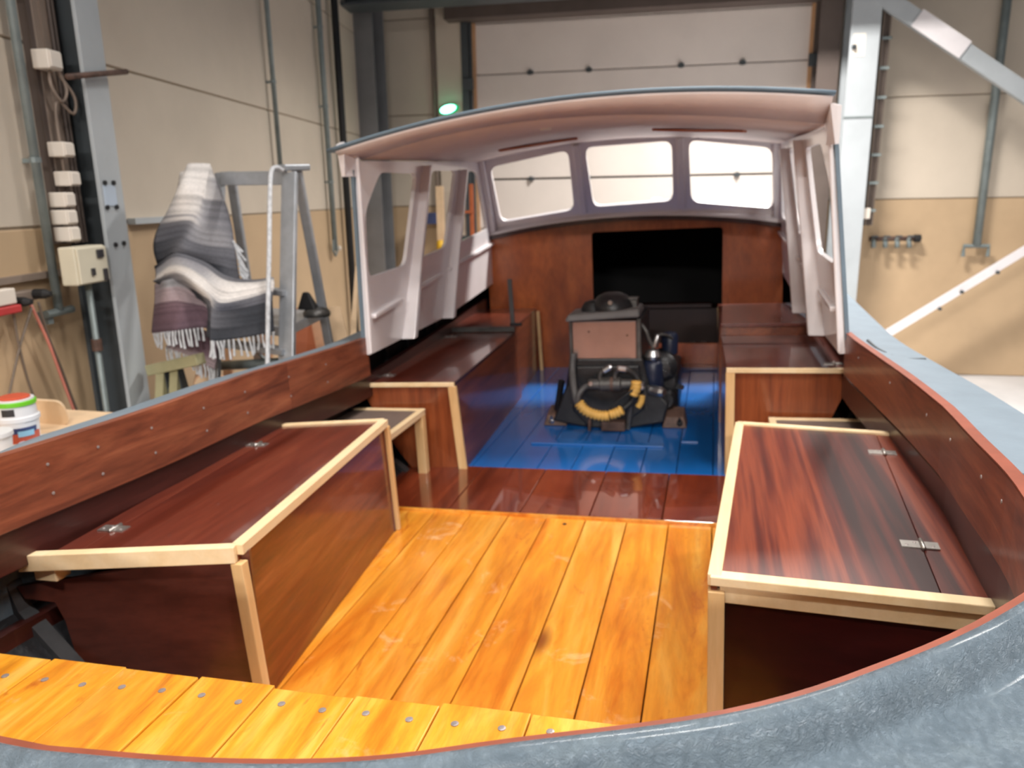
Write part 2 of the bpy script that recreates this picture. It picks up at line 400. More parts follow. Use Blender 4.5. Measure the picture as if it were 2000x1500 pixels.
for s, x in ((0, rl), (1, rr)):
    part('edge_seal', MB().box(x + (.02 if s == 0 else -.11), x + (.11 if s == 0 else -.02), DB - .005, DB + .02, ZF, 3.6), 'doorframe', dr)
    part('door_track', MB().box(x - .05, x + .04, DB - .1, DB + .0, ZF, 4.6).tube([(x + (.06 if s == 0 else -.06), DB - .06, ZF), (x + (.06 if s == 0 else -.06), DB - .06, 4.6)], .018), 'dark_steel' if s == 0 else 'brown_steel', dr)
    q = bk(918 if s == 0 else 1588, 165 if s == 0 else 118)
    part('roller_bracket', MB().box(q.x - .07, q.x + .07, DB - .14, DB - .1, q.z - .08, q.z + .06), 'dark_steel', dr, bevel=.01)
part('lintel_box', MB().box(rl - .2, rr + .2, DB - .3, DB, bk(1250, 26).z, 5.2), 'brown_steel', dr)

# overhead beam in front of the back wall
b0 = bk(650, 20, 9.0)
bm_ = MB().box(-4.6, 9, 8.8, 9.2, b0.z, b0.z + .03).box(-4.6, 9, 8.99, 9.01, b0.z + .03, b0.z + .5).box(-4.6, 9, 8.8, 9.2, b0.z + .5, b0.z + .53)
single('ceiling_beam', bm_, 'dark_steel', 'dark grey steel beam running above the overhead door', 'beam', HALL, bevel=.004)

# corner column on the left of the back wall (H-section)
def hcol(name, label, x0, x1, y0, y1, z1, frame, m1, m2, plates=None, web='y'):
    t = thing(name, label, 'column', ((x0 + x1) / 2, (y0 + y1) / 2, ZF), frame, 'steel hall columns')
    k = .02
    if web == 'y':      # flanges face along y
        part('flange', MB().box(x0, x1, y0, y0 + k, ZF, z1), m1, t, bevel=.003)
        part('flange', MB().box(x0, x1, y1 - k, y1, ZF, z1), m1, t, bevel=.003)
        part('web', MB().box((x0 + x1) / 2 - .008, (x0 + x1) / 2 + .008, y0 + k, y1 - k, ZF, z1), m2, t)
    else:
        part('flange', MB().box(x0, x0 + k, y0, y1, ZF, z1), m1, t, bevel=.003)
        part('flange', MB().box(x1 - k, x1, y0, y1, ZF, z1), m1, t, bevel=.003)
        part('web', MB().box(x0 + k, x1 - k, (y0 + y1) / 2 - .008, (y0 + y1) / 2 + .008, ZF, z1), m2, t)
    return t
ca, cb = bk(688, 200, 9.3), bk(735, 200, 9.3)
cc = hcol('steel_column', 'dark grey corner column where the left wall meets the back wall', ca.x, cb.x, 9.3, 9.7, 5.0, HALL, 'mid_steel', 'dark_steel')
part('gusset', MB().prism([(ca.x - .25, 9.32, bk(640, 62, 9.3).z), (ca.x + .02, 9.32, bk(640, 75, 9.3).z), (ca.x + .02, 9.32, bk(640, 10, 9.3).z), (ca.x - .25, 9.32, bk(640, 10, 9.3).z)], (0, .35, 0)), 'brown_steel', cc)
# black downpipe beside it
q0 = lw(672, 300, .08)
single('drain_pipe', MB().tube([(.08, q0.y, ZF), (.08, q0.y, 2.3), (.08, q0.y, 4.7)], .04), 'rubber', 'black vertical pipe beside the dark corner column', 'pipe', LEFT, smooth=True)

# right column, pale, with conduit and diagonal braces
ca, cb = bk(1642, 300, 9.3), bk(1698, 300, 9.3)
cr = hcol('steel_column', 'pale grey column to the right of the overhead door', ca.x, cb.x, 9.3, 9.66, 5.4, HALL, 'column', 'column', web='y')
part('splice_line', MB().box(ca.x - .002, cb.x + .002, 9.292, 9.3, bk(1670, 229, 9.3).z - .008, bk(1670, 229, 9.3).z + .008), 'galv', cr)
part('sticker', MB().box(bk(1668, 60, 9.3).x, bk(1692, 60, 9.3).x, 9.296, 9.3, bk(1680, 110, 9.3).z, bk(1680, 65, 9.3).z), 'plastic', cr)
part('bolt', MB().lathe((bk(1668, 88, 9.3).x, 9.3, bk(1668, 92, 9.3).z), [(.025, 0), (.025, -.03), (.012, -.03), (.012, -.06)], (0, 1, 0), 10), 'dark_steel', cr)
hcol('steel_column', 'dark brown door post between overhead door and pale column', bk(1598, 100, 9.55).x, bk(1641, 100, 9.55).x, 9.55, 9.85, 5.2, HALL, 'brown_steel', 'brown_steel')
# cable tray by the column
ta, tb = bk(1704, 250, 9.5), bk(1722, 250, 9.5)
tr = thing('cable_tray', 'taupe cable tray with clips beside the pale column', 'cable tray', (ta.x, 9.5, .75), HALL)
zb_ = bk(1690, 440, 9.5).z
part('channel', MB().box(ta.x, tb.x, 9.5, 9.56, zb_, 4.6).box(ta.x, ta.x + .012, 9.45, 9.5, zb_, 4.6), 'trunk', tr)
part('cable', MB().tube([(ta.x + .03, 9.47, zb_), (ta.x + .03, 9.47, 4.6)], .014).tube([(ta.x + .065, 9.47, zb_), (ta.x + .065, 9.47, 4.6)], .01), 'brown_steel', tr)
for i in range(10):
    z = zb_ + .15 + i * .3; part('clip', MB().box(ta.x, ta.x + .1, 9.44, 9.455, z, z + .03), 'galv', tr)
c = bk(1688, 415, 9.45); part('socket', MB().box(c.x - .05, c.x + .05, 9.38, 9.45, c.z - .07, c.z + .05), 'plastic', tr, bevel=.01)
# pipe manifold
c = bk(1742, 468, 9.8)
mf = thing('pipe_manifold', 'small rusty pipe manifold with taps on tan wall', 'manifold', (c.x, 9.8, c.z - .1), HALL)
part('header', MB().tube([(c.x - .24, 9.84, c.z + .01), (c.x + .25, 9.84, c.z + .01)], .028, 10), 'rust', mf, smooth=True)
for i in range(4):
    x = c.x - .2 + i * .13
    v = part('tap', MB().tube([(x, 9.84, c.z + .01), (x, 9.8, c.z - .02), (x, 9.78, c.z - .09)], .028, 8), 'galv', mf, smooth=True)
    part('handle', MB().box(x - .035, x + .035, 9.74, 9.76, c.z + .03, c.z + .05), 'dark_steel', v)
part('end_cap', MB().lathe((c.x + .25, 9.84, c.z + .01), [(.045, 0), (.045, .07), (.02, .08)], (1, 0, 0), 10), 'rubber', mf)
# diagonal braces
def brace(label, pa, pb, w, m1, d, cleat=None):
    a = bk(*pa, d); b = bk(*pb, d); dd = (b - a).normalized(); a = a - dd * .2; b = b + dd * 3
    t = thing('diagonal_brace', label, 'brace', (a.x, d, min(a.z, b.z)), HALL)
    part('angle_bar', MB().bar(a, b, .012, w, (0, 0, 1)).bar(a + Vector((0, .05, -w / 2)), b + Vector((0, .05, -w / 2)), .1, .012, (0, 0, 1)), m1, t)
    return t, a, b
t, a, b = brace('thick grey diagonal brace across the upper right wall', (1737, 0), (2000, 178), .17, 'column', 9.3)
p = bk(1838, 66, 9.29); dd = (b - a).normalized()
part('splice_plate', MB().bar(Vector((p.x, 9.285, p.z)) - dd * .3, Vector((p.x, 9.285, p.z)) + dd * .3, .012, .19), 'white', t)
t, a, b = brace('thin white diagonal brace rising over the lower right wall', (1752, 640), (2000, 490), .1, 'white', 9.5)
for px, py in ((1878, 570), (1835, 603), (1948, 532)):
    p = bk(px, py, 9.48); part('bolt', MB().lathe((p.x, 9.485, p.z), [(.02, 0), (.02, -.03)], (0, 1, 0), 8), 'dark_steel', t)
# right galvanised pipe with forked foot
pz = bk(1905, 480, 9.85)
pr = thing('galvanised_pipe', 'galvanised riser pipe with forked foot on right wall', 'pipe', (pz.x, 9.85, pz.z - .1), HALL)
part('tube', MB().tube([(pz.x, 9.82, pz.z), (pz.x, 9.82, 4.8)], .045, 10), 'galv', pr, smooth=True)
part('foot', MB().tube([(pz.x - .13, 9.82, pz.z - .12), (pz.x - .13, 9.82, pz.z), (pz.x + .13, 9.82, pz.z), (pz.x + .13, 9.82, pz.z - .12)], .025, 8), 'galv', pr)
# grey corner pipe right of the green lamp's post, and pale post
x = bk(845, 120, 9.86).x
single('wall_conduit', MB().tube([(x, 9.87, ZF), (x, 9.87, 4.6)], .025, 8), 'trunk', 'thin conduit on back wall left of the overhead door', 'conduit', HALL, smooth=True)
xa, xb = bk(851, 120, 9.8).x, bk(903, 120, 9.8).x
single('wall_post', MB().box(xa, xb, 9.84, 9.915, ZF, 4.6), 'wall_up', 'cream boxed post between conduit and overhead door', 'post', HALL, bevel=.006)
# green lamp
c = bk(875, 213, 9.75)
gl = thing('green_lamp', 'glowing green oval lamp just above the wheelhouse roof', 'lamp', (c.x, 9.84, c.z - .08), HALL)
ov = lambda rx, rz, y: [(c.x + rx * math.cos(a_ * math.pi / 10), y, c.z + rz * math.sin(a_ * math.pi / 10) + .18 * rx * math.cos(a_ * math.pi / 10)) for a_ in range(20)]
part('housing', MB().loft([ov(.125, .058, 9.838), ov(.125, .058, 9.77), ov(.105, .045, 9.755)]), 'green_case', gl, smooth='auto')
part('lens', MB().loft([ov(.10, .048, 9.755), ov(.095, .045, 9.73), ov(.06, .025, 9.72)]), 'green_lit', gl, smooth='auto')
# things by the back wall seen through the side windows
c = bk(840, 427, 9.6)
single('storage_bin', MB().hexa([(c.x - .11, 9.6, c.z - .07), (c.x + .11, 9.6, c.z - .07), (c.x + .11, 9.8, c.z - .07), (c.x - .11, 9.8, c.z - .07)], [(c.x - .14, 9.56, c.z + .07), (c.x + .14, 9.56, c.z + .07), (c.x + .14, 9.8, c.z + .07), (c.x - .14, 9.8, c.z + .07)]), 'binblue', 'small blue wall bin seen through the middle side window', 'bin', HALL, bevel=.01)
pa, pb_ = bk(857, 380, 9.4), bk(862, 490, 9.4)
t = thing('timber_batten', 'pale upright batten with yellow tip seen through side window', 'batten', (pb_.x, 9.4, ZF), HALL)
part('stick', MB().bar((pb_.x, 9.4, ZF), (pa.x, 9.45, pa.z + .1), .09, .05, (0, 1, 0)), 'ply', t)
p = bk(860, 480, 9.36); part('tip', MB().lathe((p.x, 9.37, p.z), [(.0, -.06), (.045, -.05), (.05, 0), (.04, .06), (0, .07)], (0, 0, 1), 10), 'yellowtip', t, smooth=True)
c = bk(905, 400, 9.6)
t = thing('storage_rack', 'brown upright rack beside door seen through forward side window', 'rack', (c.x, 9.6, ZF), HALL)
for s in (-.1, .1): part('upright', MB().box(c.x + s - .02, c.x + s + .02, 9.6, 9.66, ZF, c.z + .25), 'redply', t)
for k in range(5): part('shelf', MB().box(c.x - .12, c.x + .12, 9.56, 9.7, ZF + .4 + k * .4, ZF + .43 + k * .4), 'redply', t)
part('carton', MB().box(c.x - .09, c.x + .07, 9.56, 9.7, ZF + 1.63, ZF + 1.72), 'dark_steel', t)

# ---------------- left wall fittings
def lcol():
    f0, f1 = lw(203, 420, .2), lw(246, 420, .2)
    t = thing('steel_column', 'grey H-column on left wall beside control box and sockets', 'column', (.15, (f0.y + f1.y) / 2, ZF), LEFT, 'steel hall columns')
    part('flange', MB().box(.18, .2, f0.y, f1.y, ZF, 4.9), 'column', t, bevel=.003)
    part('flange', MB().box(.0, .02, f0.y, f1.y, ZF, 4.9), 'dark_steel', t)
    part('web', MB().box(.02, .18, (f0.y + f1.y) / 2 - .01, (f0.y + f1.y) / 2 + .01, ZF, 4.9), 'dark_steel', t)
    part('label_plate', MB().box(.2, .204, lw(203, 380, .2).y, lw(226, 380, .2).y, lw(215, 402, .2).z, lw(215, 362, .2).z), 'plate', t)
    for px, py in ((203, 357), (220, 357), (208, 405), (226, 404), (224, 478), (240, 475)):
        q = lw(px, py, .2); part('bolt', MB().lathe((.2, q.y, q.z), [(.012, 0), (.012, .012)], (1, 0, 0), 8), 'rubber', t)
    return f0.y, f1.y
fy0, fy1 = lcol()
# bar sticking out of the column
q = lw(130, 150, .22); q2 = lw(247, 140, .24)
single('steel_bar', MB().tube([(.222, q.y, q.z), (.24, q2.y, q2.z)], .014, 8), 'rust', 'rusty steel bar sticking out across the left column', 'bar', LEFT, smooth=True)
# trunking with sockets
a, b = lw(112, 420, .02), lw(152, 420, .02)
tk = thing('wall_trunking', 'taupe cable trunking on the left wall behind the sockets', 'trunking', (0, (a.y + b.y) / 2, .9), LEFT)
zl = lw(140, 475, .05).z
part('channel', MB().box(0, .05, a.y, b.y, zl, 4.6), 'trunk', tk, bevel=.004)
part('cover_strip', MB().box(.05, .058, a.y + .05, b.y - .08, zl, 4.6), 'trunk', tk)
part('cable', MB().tube([(.06, b.y - .05, zl), (.06, b.y - .05, 4.6)], .009, 6).tube([(.06, b.y - .02, zl), (.06, b.y - .02, 4.6)], .007, 6), 'brown_steel', tk)
part('edge_rail', MB().box(.0, .045, a.y - .03, a.y, zl, 4.6), 'brown_steel', tk)
lst = [(106, 117, 1.25, 'topmost white wall socket with looped cables beneath it'), (133, 292, 1, 'white wall socket second from the top of the column row'),
       (145, 349, 1, 'white wall socket third from the top of the column row'), (135, 390, 1, 'white wall socket fourth from top, offset to the left'),
       (139, 424, 1, 'white wall socket second above the cream control box'), (145, 457, 1, 'white wall socket directly above the cream control box')]
for px, py, s, lb in lst:
    q = lw(px, py, .13); t = thing('wall_socket', lb, 'socket', (.05, q.y, q.z - .04), LEFT, 'white sockets on the trunking')
    part('back_box', MB().box(.05, .135, q.y - .04 * s, q.y + .04 * s, q.z - .035 * s, q.z + .035 * s), 'plastic', t, bevel=.006)
    part('face', MB().box(.135, .142, q.y - .034 * s, q.y + .034 * s, q.z - .028 * s, q.z + .028 * s), 'plastic', t, bevel=.004)
q = lw(108, 135, .1)
single('looped_cable', MB().tube(spline([(.09, q.y - .03, q.z), (.1, q.y - .05, q.z - .08), (.11, q.y, q.z - .15), (.11, q.y + .05, q.z - .09), (.1, q.y + .02, q.z), (.1, q.y + .02, q.z - .02), (.12, q.y + .09, q.z - .12), (.12, q.y + .06, q.z - .2), (.09, q.y - .02, q.z - .16), (.08, q.y - .02, q.z - .5)], 5), .008, 6), 'trunk', 'beige cable hanging in two loops below the topmost socket', 'cable', LEFT, smooth=True)
# control box
a, b, cq = lw(152, 515, .23), lw(212, 515, .23), lw(180, 555, .23)
zt_, zb_ = lw(180, 480, .23).z, cq.z
cbx = thing('control_box', 'cream metal control box low on the left column', 'control box', (.12, (a.y + b.y) / 2, zb_), LEFT)
part('body', MB().box(.135, .22, a.y, b.y, zb_, zt_), 'boxcream', cbx, bevel=.008)
part('lid', MB().box(.22, .232, a.y + .006, b.y - .006, zb_ + .006, zt_ - .006), 'boxcream', cbx, bevel=.005)
for u, v, w, h in ((.72, .78, .1, .08), (.42, .32, .05, .07), (.82, .2, .06, .12)):
    yy = a.y + (b.y - a.y) * u; z = zb_ + (zt_ - zb_) * v
    part('switch', MB().box(.232, .242, yy - w / 4, yy + w / 4, z - h / 4, z + h / 4), 'bblack', cbx, bevel=.002)
part('mounting_bracket', MB().box(.03, .135, b.y - .06, b.y - .03, zb_ + .05, zb_ + .09), 'dark_steel', cbx)
part('conduit', MB().tube([(.17, b.y - .1, zb_), (.17, b.y - .1, ZF)], .016, 8), 'galv', cbx, smooth=True)
part('coupler', MB().lathe((.17, b.y - .1, lw(200, 670, .17).z), [(.026, -.03), (.026, .03)], (0, 0, 1), 10), 'rust', cbx)
# pipes
def lpipe(px0, py0, px1, py1, r, label, off=.06, foot=True):
    q = lw(px1, py1, off); t = thing('galvanised_pipe', label, 'pipe', (off, q.y, q.z - .05), LEFT, 'galvanised riser pipes')
    part('tube', MB().tube([(off, q.y, q.z), (off, q.y, 4.7)], r, 10), 'galv', t, smooth=True)
    if foot == 'bar': part('foot', MB().tube([(off, q.y - .1, q.z - .01), (off, q.y + .1, q.z - .01)], r * .9, 8).box(.0, off, q.y - .09, q.y - .05, q.z - .06, q.z), 'galv', t)
    elif foot: 
        part('foot', MB().tube([(off, q.y - .05, q.z + .12), (off, q.y - .07, q.z), (off, q.y, q.z - .05), (off, q.y + .07, q.z), (off, q.y + .05, q.z + .1)], .012, 6), 'galv', t)
        part('tap', MB().lathe((off, q.y + .1, q.z + .02), [(.025, 0), (.025, .05)], (0, 1, 0), 8), 'plastic', t)
    for k in range(3): part('clamp', MB().lathe((off, q.y, q.z + .7 + k * .75), [(r + .005, 0), (r + .005, .025)], n=10).box(.0, off, q.y - .008, q.y + .008, q.z + .7 + k * .75, q.z + .72 + k * .75), 'galv', t)
lpipe(40, 200, 115, 605, .022, 'galvanised pipe with flat foot left of the control box', foot='bar')
lpipe(515, 0, 548, 330, .02, 'galvanised pipe running down behind the step ladder', foot=None)
lpipe(625, 100, 655, 490, .028, 'galvanised pipe with forked tap next to the wheelhouse')
# power strip and cords
q0, q1 = lw(0, 590, .05), lw(72, 588, .05)
ps = thing('power_strip', 'grey power strip with plugs low on the left wall', 'power strip', (0, q0.y, q0.z), LEFT)
part('body', MB().box(0, .06, q0.y - .3, q1.y, q0.z - .02, q0.z + .03), 'trunk', ps, bevel=.006)
part('plug', MB().lathe((.06, q1.y - .02, q0.z + .01), [(.024, 0), (.024, .05), (.012, .08)], (1, 0, 0), 10), 'rubber', ps)
part('plug', MB().lathe((.06, q0.y + .08, q0.z - .01), [(.022, 0), (.022, .05), (.012, .08)], (1, 0, 0), 10), 'rubber', ps)
part('socket_block', MB().box(.06, .11, q0.y - .15, q0.y + .03, q0.z - .01, q0.z + .06), 'plastic', ps, bevel=.006)
part('red_plug', MB().box(.06, .12, q0.y - .15, q0.y + .04, q0.z - .05, q0.z - .015), 'red', ps, bevel=.006)
single('wall_rail', MB().box(0, .03, lw(0, 540, 0).y - .5, lw(115, 535, 0).y, lw(60, 540, 0).z - .015, lw(60, 540, 0).z + .015), 'trunk', 'narrow taupe rail above the power strip on left wall', 'rail', LEFT)
def cord(pts, m_, label, r=.006):
    P = [lw(px, py, .09) for px, py in pts]
    single('extension_lead', MB().tube(spline(P, 6), r, 6), m_, label, 'lead', LEFT, smooth=True)
cord([(24, 600), (38, 680), (60, 760), (95, 840), (120, 900)], 'cordgrey', 'grey cord hanging from the power strip beside the bucket')
cord([(62, 600), (38, 680), (20, 760), (10, 800), (5, 860)], 'cordgrey', 'grey cord crossing behind the other from the power strip')
cord([(60, 595), (95, 670), (125, 750), (160, 840), (190, 900)], 'cordred', 'faded red cord slanting down from the power strip', .007)
cord([(75, 590), (92, 650), (120, 720), (150, 800), (185, 880)], 'cordgrey', 'dark grey cord slanting down just right of the red cord')

# ---------------- workbench with bucket behind the port gunwale
def wxy(px, py, depth): return wd_(px, py, depth)
c = wd_(42, 862, 3.0)
zbn = c.z - .005
bench = thing('workbench', 'timber workbench behind the port gunwale carrying the paint bucket', 'workbench', (c.x, c.y, ZF))
part('bench_top', MB().box(c.x - .42, c.x + .28, c.y - .45, c.y + .45, zbn - .04, zbn), 'ply', bench, bevel=.004)
for sx_ in (-.38, .22):
    for sy in (-.4, .4): part('leg', MB().box(c.x + sx_ - .03, c.x + sx_ + .03, c.y + sy - .03, c.y + sy + .03, ZF, zbn - .04), 'ply', bench)
bk_ = thing('paint_bucket', 'white paint bucket with orange and blue print and lime band', 'bucket', (c.x, c.y, zbn))
bx, bY = c.x, c.y
part('pail', MB().lathe((bx, bY, zbn), [(.064, 0), (.066, .01), (.073, .095), (.078, .097), (.078, .112), (.07, .116), (.068, .17), (.06, .172)], n=28), 'bucket', bk_, smooth='auto')
part('lid_band', MB().lathe((bx, bY, zbn), [(.07, .156), (.073, .158), (.073, .172), (.07, .174)], n=28), 'bgreen', bk_)
part('paint_cap', MB().lathe((bx, bY, zbn), [(.055, .174), (.055, .186), (.045, .19)], n=24), 'borange', bk_)
part('lid_top', MB().lathe((bx, bY, zbn), [(.067, .173), (.067, .18), (.05, .181)], n=24), 'bucket', bk_)
def arc(c0, r0, r1, z0, z1, a0, a1, n=10, bend=0):
    lo = []; hi = []
    for i in range(n + 1):
        a_ = a0 + (a1 - a0) * i / n
        lo.append((c0[0] + r0 * math.cos(a_), c0[1] + r0 * math.sin(a_), zbn + z0))
        hi.append((c0[0] + r1 * math.cos(a_), c0[1] + r1 * math.sin(a_), zbn + z1 + bend * math.sin(math.pi * i / n)))
    return MB().loft([lo, hi], closed=False)
av = math.atan2(-bY, -bx)
part('orange_print', arc((bx, bY), .0675, .0705, .014, .05, av - .7, av + 1.2, bend=.012), 'borange', bk_)
part('blue_print', arc((bx, bY), .0705, .0735, .052, .075, av - 1.2, av + .9), 'bblue', bk_)
part('sky_print', arc((bx, bY), .0715, .073, .04, .062, av - .1, av + .7), 'bsky', bk_)
part('black_print', arc((bx, bY), .0706, .0700, .122, .15, av - .75, av - .1), 'bblack', bk_)
c2 = wd_(105, 845, 2.95)
tray = MB().lathe((c2.x, c2.y, zbn), [(.09, 0), (.12, .006), (.125, .02), (.115, .022), (.08, .01)], n=24)
single('paint_tray', tray, 'tray', 'pale blue shallow dish lying on the bench beside the bucket', 'dish', smooth='auto')
c3 = wd_(100, 830, 3.25)
single('offcut_board', MB().prism([(c3.x + p[0], c3.y, zbn + p[1]) for p in rounded([(-.1, 0), (.1, 0), (.075, .1), (-.1, .1)], .04)], (-.02, .025, 0)), 'ply', 'pale rounded plywood offcut standing behind the blue dish', 'offcut')
c4 = wd_(2, 870, 2.75)
single('white_tub', MB().lathe((c4.x - .03, c4.y, zbn), [(.05, 0), (.06, .1), (.065, .1), (.065, .115), (.05, .116)], n=20), 'bucket', 'white plastic tub half cut off beside the paint bucket', 'tub', smooth='auto')

# ---------------- step ladder with blanket
LD = 4.25
lad = thing('step_ladder', 'grey aluminium step ladder standing beside the port gunwale', 'ladder', (wd_(520, 600, LD).x, wd_(520, 600, LD).y, ZF))
def down(p, q, z):     # extend the line p->q to height z
    t = (z - p.z) / (q.z - p.z); return p + (q - p) * t
rails = []
for nm, (ax, ay, ad), (bx_, by_, bd), w, h in (('rail', (566, 338, 4.2), (560, 740, 4.0), .09, .03), ('rail', (430, 338, 4.4), (420, 740, 4.25), .06, .03),
                                       ('rear_leg', (580, 332, 4.3), (648, 700, 4.75), .055, .03), ('rear_leg', (450, 335, 4.5), (505, 700, 4.95), .055, .03)):
    A = wd_(ax, ay, ad); Bq = wd_(bx_, by_, bd); E_ = down(A, Bq, ZF); rails.append((A, E_))
    part(nm, MB().bar(A, E_, w, h, (0, 1, 0)), 'alu', lad, bevel=.006)
for k in range(7):
    t = .14 + k * .125
    if k == 0: continue
    P = rails[0][0].lerp(rails[0][1], t); Q = rails[1][0].lerp(rails[1][1], t)
    part('tread', MB().bar(P, Q, .09, .03), 'alu', lad, bevel=.004)
A = wd_(432, 342, 4.36); Bq = wd_(560, 340, 4.2)
part('top_bar', MB().bar(A + Vector((0, 0, -.02)), Bq + Vector((0, 0, -.02)), .02, .075), 'alu', lad, bevel=.004)
A = wd_(545, 328, 4.18); Bq = wd_(596, 327, 4.34)
part('top_bracket', MB().bar(A, Bq, .09, .035), 'alu', lad, bevel=.008)
pl0 = rails[0][0].lerp(rails[0][1], .36); pl1 = rails[2][0].lerp(rails[2][1], .36); pl2 = rails[1][0].lerp(rails[1][1], .36); pl3 = rails[3][0].lerp(rails[3][1], .36)
for p in (pl1, pl2, pl3): p.z = pl0.z
part('platform', MB().hexa([pl0, pl1, pl3, pl2], [p + Vector((0, 0, .05)) for p in (pl0, pl1, pl3, pl2)]), 'alu', lad, bevel=.004)
part('cross_brace', MB().bar(rails[2][0].lerp(rails[2][1], .47), rails[3][0].lerp(rails[3][1], .7), .03, .008).bar(rails[3][0].lerp(rails[3][1], .47), rails[2][0].lerp(rails[2][1], .7), .03, .008), 'galv', lad)
part('side_strut', MB().bar(rails[0][0].lerp(rails[0][1], .5), rails[2][0].lerp(rails[2][1], .5), .02, .02), 'galv', lad)
rp = [wd_(x, y, d) for x, y, d in ((552, 333, 4.12), (540, 327, 4.08), (530, 335, 4.05), (527, 380, 4.0), (526, 480, 3.93), (524, 580, 3.86), (523, 680, 3.84), (522, 790, 3.84))]
single('hanging_rope', MB().tube(spline(rp, 6), .012, 7), 'rope', 'pale rope hanging down in front of the step ladder', 'rope', smooth=True)
c = wd_(592, 560, 4.3)
bg = thing('tool_bag', 'dark grey cloth bag lying on the ladder platform', 'bag', (c.x, c.y, pl0.z + .05))
part('sack', MB().lathe((c.x + .03, c.y + .08, pl0.z + .05), [(.075, 0), (.08, .02), (.065, .04), (.03, .052), (.0, .056)], n=9), 'iron_grey', bg, smooth=True)
part('flap', MB().loft([[(c.x - .07, c.y + .03, pl0.z + .09), (c.x + .05, c.y + .03, pl0.z + .09), (c.x + .05, c.y + .09, pl0.z + .09), (c.x - .07, c.y + .09, pl0.z + .09)], [(c.x - .04, c.y + .05, pl0.z + .19), (c.x, c.y + .05, pl0.z + .19), (c.x, c.y + .07, pl0.z + .19), (c.x - .04, c.y + .07, pl0.z + .19)]]), 'rubber', bg, bevel=.012)

# striped blanket hung over the ladder: three folds of one cloth
WHT = (228, 222, 218); LGR = (160, 158, 162); MGR = (108, 108, 115); DGR = (68, 70, 76); BLK = (40, 40, 44); PUR = (116, 94, 103); PNK = (168, 150, 154)
def cloth(rows, cols, n=9, wob=.012, seed=1):
    rnd = random.Random(seed)
    R3 = [spline([wd_(*p) for p in r], n) for r in rows]
    colsN = len(R3[0]); full = []
    C = [spline([Vector(lin(c_)[:3]) for c_ in (cs if isinstance(cs, list) else [cs] * len(rows[0]))], n) for cs in cols]
    fc = []
    grid = [spline([R3[i][j] for i in range(len(rows))], n) for j in range(colsN)]
    cgrid = [spline([C[i][j] for i in range(len(rows))], n) for j in range(colsN)]
    nv = len(grid[0]); loops = [[grid[j][k] + Vector((0, wob * math.sin(j * .42 + k * .16), 0)) for j in range(colsN)] for k in range(nv)]
    cc_ = []
    for k in range(nv):
        band = rnd.choice((1, 1, .92, .8, 1.08)); i0 = min(len(rows) - 1, int(round(k / n + rnd.uniform(-.22, .22)))); i0 = max(0, i0)
        cc_.append([(C[i0][j] * .75 + cgrid[j][k] * .25) * band for j in range(colsN)])
    return loops, cc_
def cloth_mb(sheets):
    mb = MB(); cols = []
    for loops, cc_ in sheets:
        mb.loft(loops, closed=False); cols += [c_ for r in cc_ for c_ in r]
    return mb, cols
d0 = 4.2
S1 = cloth([[(352, 337, 4.35), (372, 323, 4.25), (398, 320, 4.25), (418, 326, 4.35)],
            [(338, 375, 4.3), (366, 362, 4.1), (396, 368, 4.15), (428, 372, 4.3)],
            [(326, 415, 4.28), (360, 408, 4.06), (402, 418, 4.12), (440, 425, 4.28)],
            [(314, 455, 4.25), (355, 445, 4.02), (408, 462, 4.1), (455, 470, 4.26)],
            [(306, 492, 4.22), (350, 480, 4.0), (415, 500, 4.08), (468, 505, 4.25)],
            [(303, 525, 4.2), (350, 505, 4.05), (420, 535, 4.1), (470, 545, 4.25)]],
           [WHT, [WHT, (236, 230, 226), WHT, LGR], [LGR, WHT, LGR, MGR], [MGR, MGR, LGR, MGR], [DGR, MGR, MGR, MGR], [BLK, BLK, DGR, MGR]], wob=.035)
S2 = cloth([[(303, 520, 4.15), (345, 496, 3.98), (395, 512, 3.95), (445, 540, 3.98), (490, 548, 4.05), (534, 543, 4.08)],
            [(304, 534, 4.12), (345, 512, 3.94), (395, 532, 3.9), (440, 560, 3.93), (485, 560, 4.0), (534, 552, 4.03)],
            [(305, 548, 4.1), (345, 528, 3.92), (395, 553, 3.87), (430, 583, 3.9), (480, 577, 3.97), (534, 563, 4.0)],
            [(310, 552, 4.1), (350, 540, 3.92), (400, 568, 3.86), (424, 597, 3.88), (478, 590, 3.95), (534, 575, 3.98)],
            [(400, 590, 3.98), (405, 594, 3.94), (414, 602, 3.88), (420, 618, 3.88), (476, 615, 3.95), (534, 604, 3.98)],
            [(405, 655, 3.98), (407, 658, 3.94), (412, 662, 3.88), (420, 666, 3.88), (474, 660, 3.95), (534, 648, 3.98)]],
           [[BLK, MGR, MGR, MGR, MGR, LGR], [LGR, LGR, LGR, WHT, WHT, WHT], [WHT, WHT, WHT, WHT, WHT, WHT], [DGR, LGR, WHT, MGR, MGR, MGR], [DGR, DGR, MGR, MGR, DGR, DGR], [DGR, DGR, DGR, DGR, DGR, DGR]], wob=.008)
S3 = cloth([[(304, 555, 4.15), (325, 548, 4.0), (350, 545, 3.98), (385, 565, 4.0), (412, 590, 4.05)],
            [(302, 585, 4.13), (326, 578, 3.98), (352, 578, 3.96), (388, 592, 4.0), (414, 605, 4.05)],
            [(301, 612, 4.12), (326, 608, 3.97), (355, 606, 3.95), (392, 604, 4.0), (416, 615, 4.05)],
            [(300, 650, 4.12), (326, 648, 3.97), (356, 644, 3.95), (394, 640, 4.0), (416, 642, 4.05)]],
           [[PNK, LGR, LGR, PNK, MGR], PNK, [PUR] * 5, [(112, 92, 102)] * 5], wob=.008)
